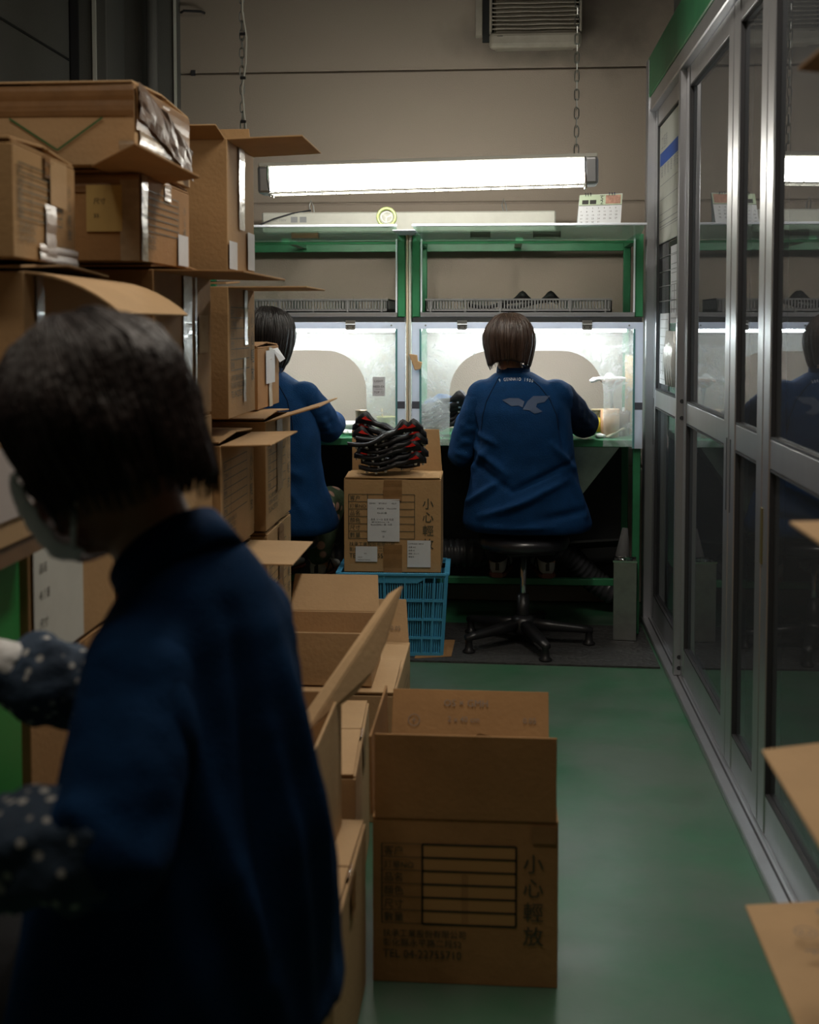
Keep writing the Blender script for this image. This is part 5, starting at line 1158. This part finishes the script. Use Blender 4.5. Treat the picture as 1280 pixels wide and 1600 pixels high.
# foreground worker, facing left, seen from behind
FW = V(-.86, .50, 0); LF = V(-.50, -.86, 0)
bc = V(-.378, 1.35, 0)
wroot_pos = V(bc.x, bc.y, 0)
b = MB(); Z = V(0, 0, 1)
TR = ((.47, -.03, .14, .13), (.56, -.02, .155, .12), (.70, -.01, .13, .095), (.82, .0, .115, .08), (.90, .008, .100, .07), (.95, .015, .085, .06), (.99, .02, .055, .05))
loft(b, [ring(bc+V(.03*min(1, max(0, (z-.55)/.3)), 0, z)+FW*f, LF, FW, a, d, 24) for z, f, a, d in TR])
hc = V(-.460, 1.335, 1.166)
HF = V(-.90, .28, 0).normalized()
Rz_ = Matrix(((HF.y*-1*-1, HF.x, 0), (-HF.x, HF.y, 0), (0, 0, 1)))   # columns: right, forward, up
Rh = Rz_ @ Euler((math.radians(-34), 0, 0)).to_matrix()
chain(b, [bc+V(.012, .01, .97), bc+V(-.010, .012, 1.03), hc+V(.038, .008, -.045)], [.052, .051, .050]); head_prims(b, hc, Rh)
sL = V(-.385, 1.262, .935); eL = V(-.378, 1.145, .79); wL = V(-.62, 1.17, .75)
sR = V(-.318, 1.465, .935); eR = V(-.46, 1.53, .80); wR = V(-.640, 1.49, .865)
chain(b, [sL, eL, eL.lerp(wL, .5), wL], [.045, .038, .034, .024]); chain(b, [sR, eR, eR.lerp(wR, .5), wR], [.045, .038, .034, .024])
hand_prims(b, wL, wL-eL, (0, 0, 1), -1, .7)
hand_prims(b, wR, wR-eR, (0, -.5, .8), 1, .6)
LG = []
for s in (-1, 1):
    hip = bc-LF*s*.085+FW*.02+V(0, 0, .53); kn_ = bc-LF*s*.11+FW*.34+V(0, 0, .53); an = bc-LF*s*.10+FW*.22+V(0, 0, .10); LG.append((hip, kn_, an)); chain(b, [hip, kn_, an], [.078, .054, .036]); chain(b, [an, an+FW*.05+V(0, 0, -.05), an+FW*.16+V(0, 0, -.06)], [.036, .034, .024])
body = organic('person', b, SKIN, None, .0055, 3)
co = np.empty(len(body.data.vertices)*3); body.data.vertices.foreach_get('co', co); co = co.reshape(-1, 3)-np.array(wroot_pos); body.data.vertices.foreach_set('co', co.reshape(-1)); body.data.update(); body.location = wroot_pos; ORG[body.name] = wroot_pos
tag(body, 'person in white mask and floral sleeve covers in the left foreground', 'person')
eyes(body, hc, Rh)
t = MB(); loft(t, [ring(bc+V(0, 0, z)+FW*f, LF, FW, a, d, 24) for z, f, a, d in ((.462, -.02, .15, .14), (.50, -.02, .18, .15), (.62, -.01, .17, .13), (.7, 0, .14, .11))])
for hip, kn_, an in LG: chain(t, [hip, kn_, an], [.09, .068, .055])
organic('trousers', t, TROU, body, .010, 4, nz=.004, nscale=12)
for hip, kn_, an in LG:
    m = MB(); R_ = Matrix(((FW.y, FW.x, 0), (-FW.x, FW.y, 0), (0, 0, 1))); rg = []; H = V(an.x, an.y, 0)-FW*.05
    for yy, hw_, zt in ((0, .026, .05), (.02, .034, .075), (.06, .036, .082), (.11, .038, .070), (.16, .044, .050), (.21, .044, .040), (.245, .030, .030), (.258, .012, .02)): rg.append(ring(H+R_@V(0, yy, .004+zt/2), R_@V(1, 0, 0), Z, hw_, zt/2, 18, 2.6))
    loft(m, rg); m.build('shoe', SHOEW, body, smooth=True)
j = MB(); JR = ((.50, .00, .225, .165), (.56, .00, .215, .158), (.64, .0, .200, .148), (.72, .0, .180, .135), (.80, .005, .160, .120), (.86, .008, .142, .112), (.91, .012, .130, .105))
def tr_(z, f, a, d, tl):
    t_ = math.radians(tl); return ring(bc+V(0, 0, z)+FW*f+V(.012+.020*min(1, max(0, (z-.55)/.3)), 0, 0), LF, FW*math.cos(t_)-Z*math.sin(t_), a, d, 34, 2.2)
loft(j, [tr_(z, f, a, d, 0) for z, f, a, d in JR]+[tr_(.945, .016, .122, .098, 8), tr_(.975, .020, .108, .088, 20), tr_(1.0, .025, .096, .078, 32), tr_(1.018, .030, .076, .070, 42)])
chain(j, [sL, sL.lerp(eL, .4)], [.062, .062]); chain(j, [sR, sR.lerp(eR, .4)], [.060, .062])
bk = lambda l, z: bc-FW*.12+LF*l+V(0, 0, z)
FF = [(bk(.10, .95), bk(.04, .60), .022, .016), (bk(.0, .98), bk(.02, .62), .018, -.014), (bk(-.06, .95), bk(-.10, .60), .024, .016), (bk(-.12, .9), bk(-.14, .55), .018, -.014), (bk(.14, .80), bk(.10, .56), .02, .014), (bk(.05, .72), bk(.0, .52), .02, .013), (bk(-.02, .85), bk(-.05, .52), .016, .010), (bk(-.1, 1.0), bk(-.15, .85), .018, .010)]
jo = organic('jacket', j, JACK, body, .008, 8, folds=FF, nz=.006, nscale=5, axis=FW)
for nm, A_, B_, C_ in (('left_sleeve', sL, eL, wL), ('right_sleeve', sR, eR, wR)):
    s = MB(); chain(s, [A_.lerp(B_, .1), A_.lerp(B_, .6), B_, B_.lerp(C_, .10)], [.062, .064, .062, .057]); c = A_.lerp(B_, .8)
    organic(nm, s, JACK, body, .008, 5, folds=[(c+V(-.07, -.06, .05), c+V(.06, -.06, -.05), .014, .012), (c+V(-.07, -.06, -.0), c+V(.06, -.06, -.08), .012, -.010), (c+V(-.07, -.06, .10), c+V(.06, -.06, .03), .014, .010)], nz=.008, nscale=9)
    s = MB(); chain(s, [B_.lerp(C_, .04), B_.lerp(C_, .3), B_.lerp(C_, .7), B_.lerp(C_, .93)], [.055, .060, .054, .032])
    organic('floral_sleeve_cover', s, FLORAL, body, .007, 5, nz=.016, nscale=16)
    g_ = MB(); hand_prims(g_, C_, C_-B_, ((0, 0, 1) if nm[0] == 'l' else (0, -.5, .8)), (-1 if nm[0] == 'l' else 1), (.7 if nm[0] == 'l' else .6), 1.06, .0112); g_.tube([B_.lerp(C_, .88), C_+(C_-B_).normalized()*.01], [.034, .030], 18); organic('work_glove', g_, CLOTHW, body, .0045, 2, nz=.002, nscale=60)
cm = MB(); n = 34; t_ = math.radians(46); CN = FW*math.sin(t_)+Z*math.cos(t_); CU = FW*math.cos(t_)-Z*math.sin(t_); cc = bc+V(.026, 0, 1.022)+FW*.022
for r_, z_ in ((.079, -.022), (.074, .026), (.068, .026), (.068, -.022)):
    cm.v += [cc+CN*z_+LF*r_*math.cos(2*PI*k/n)+CU*r_*.97*math.sin(2*PI*k/n) for k in range(n)]
for i in range(4):
    for k in range(n): l = (k+1) % n; a, b2 = i*n, ((i+1) % 4)*n; cm.f.append((a+k, a+l, b2+l, b2+k))
cm.build('collar', JACK, body, smooth=True)
def th(phi):
    f = max(0, math.sin(phi)); s = abs(math.cos(phi))
    if f < .30: return math.radians(145-8*s)
    return math.radians(145-8*s-(73)*min(1, (f-.30)/.38))
hair_shell('hair', HAIRF, body, hc+Rh@V(0, -.018, .022), Rh @ Euler((math.radians(10), 0, 0)).to_matrix(), (.108, .118, .120), th, seed=11, nz=.010, strands=1600, nphi=190, nu=44)
# mask shell and ear loops
mm = MB(); N1, N2 = 22, 12; O = hc
def mp(a, q, e):   # a: -1..1 across, q: 0..1 from nose to chin
    an_ = a*1.15; r_ = .072+e; yy = .022+r_*math.cos(an_)*1.08*(1-.10*(q-.35)**2*4)+.018*math.exp(-(a/.28)**2)*(1-q)*1.2; xx = r_*math.sin(an_); zz = -.012-.098*q+.018*a*a*(1-q)-(.0)
    if q > .8: yy -= (q-.8)*.10
    xx *= (1-.18*q)
    return O+Rh@V(xx, yy, zz)
vs = []
for e in (.012, .009):
    for jx in range(N2+1):
        for ix in range(N1+1): vs.append(mp(-1+2*ix/N1, jx/N2, e+.0016*math.sin(jx*2.2)))
fs = []; K = (N1+1)*(N2+1)
for L_ in (0, 1):
    for jx in range(N2):
        for ix in range(N1): a = L_*K+jx*(N1+1)+ix; fs.append((a, a+1, a+N1+2, a+N1+1) if L_ else (a, a+N1+1, a+N1+2, a+1))
mm.add(vs, fs); fm = mm.build('face_mask', MASKM, body, smooth=True)
for s in (-1, 1):
    e_ = O+Rh@V(s*.080, -.018, .004); t_ = O+Rh@V(s*.082, -.02, -.04)
    MB().tube([mp(s*.97, .06, .012), O+Rh@V(s*.086, .012, .006), e_, O+Rh@V(s*.088, -.03, -.02), t_, O+Rh@V(s*.080, .0, -.062), mp(s*.97, .92, .012)], .0032, 8).build('ear_loop', MASKM, fm, smooth=True)
stool('black swivel stool under the masked foreground worker, below the photo edge', bc.x, bc.y, 30)
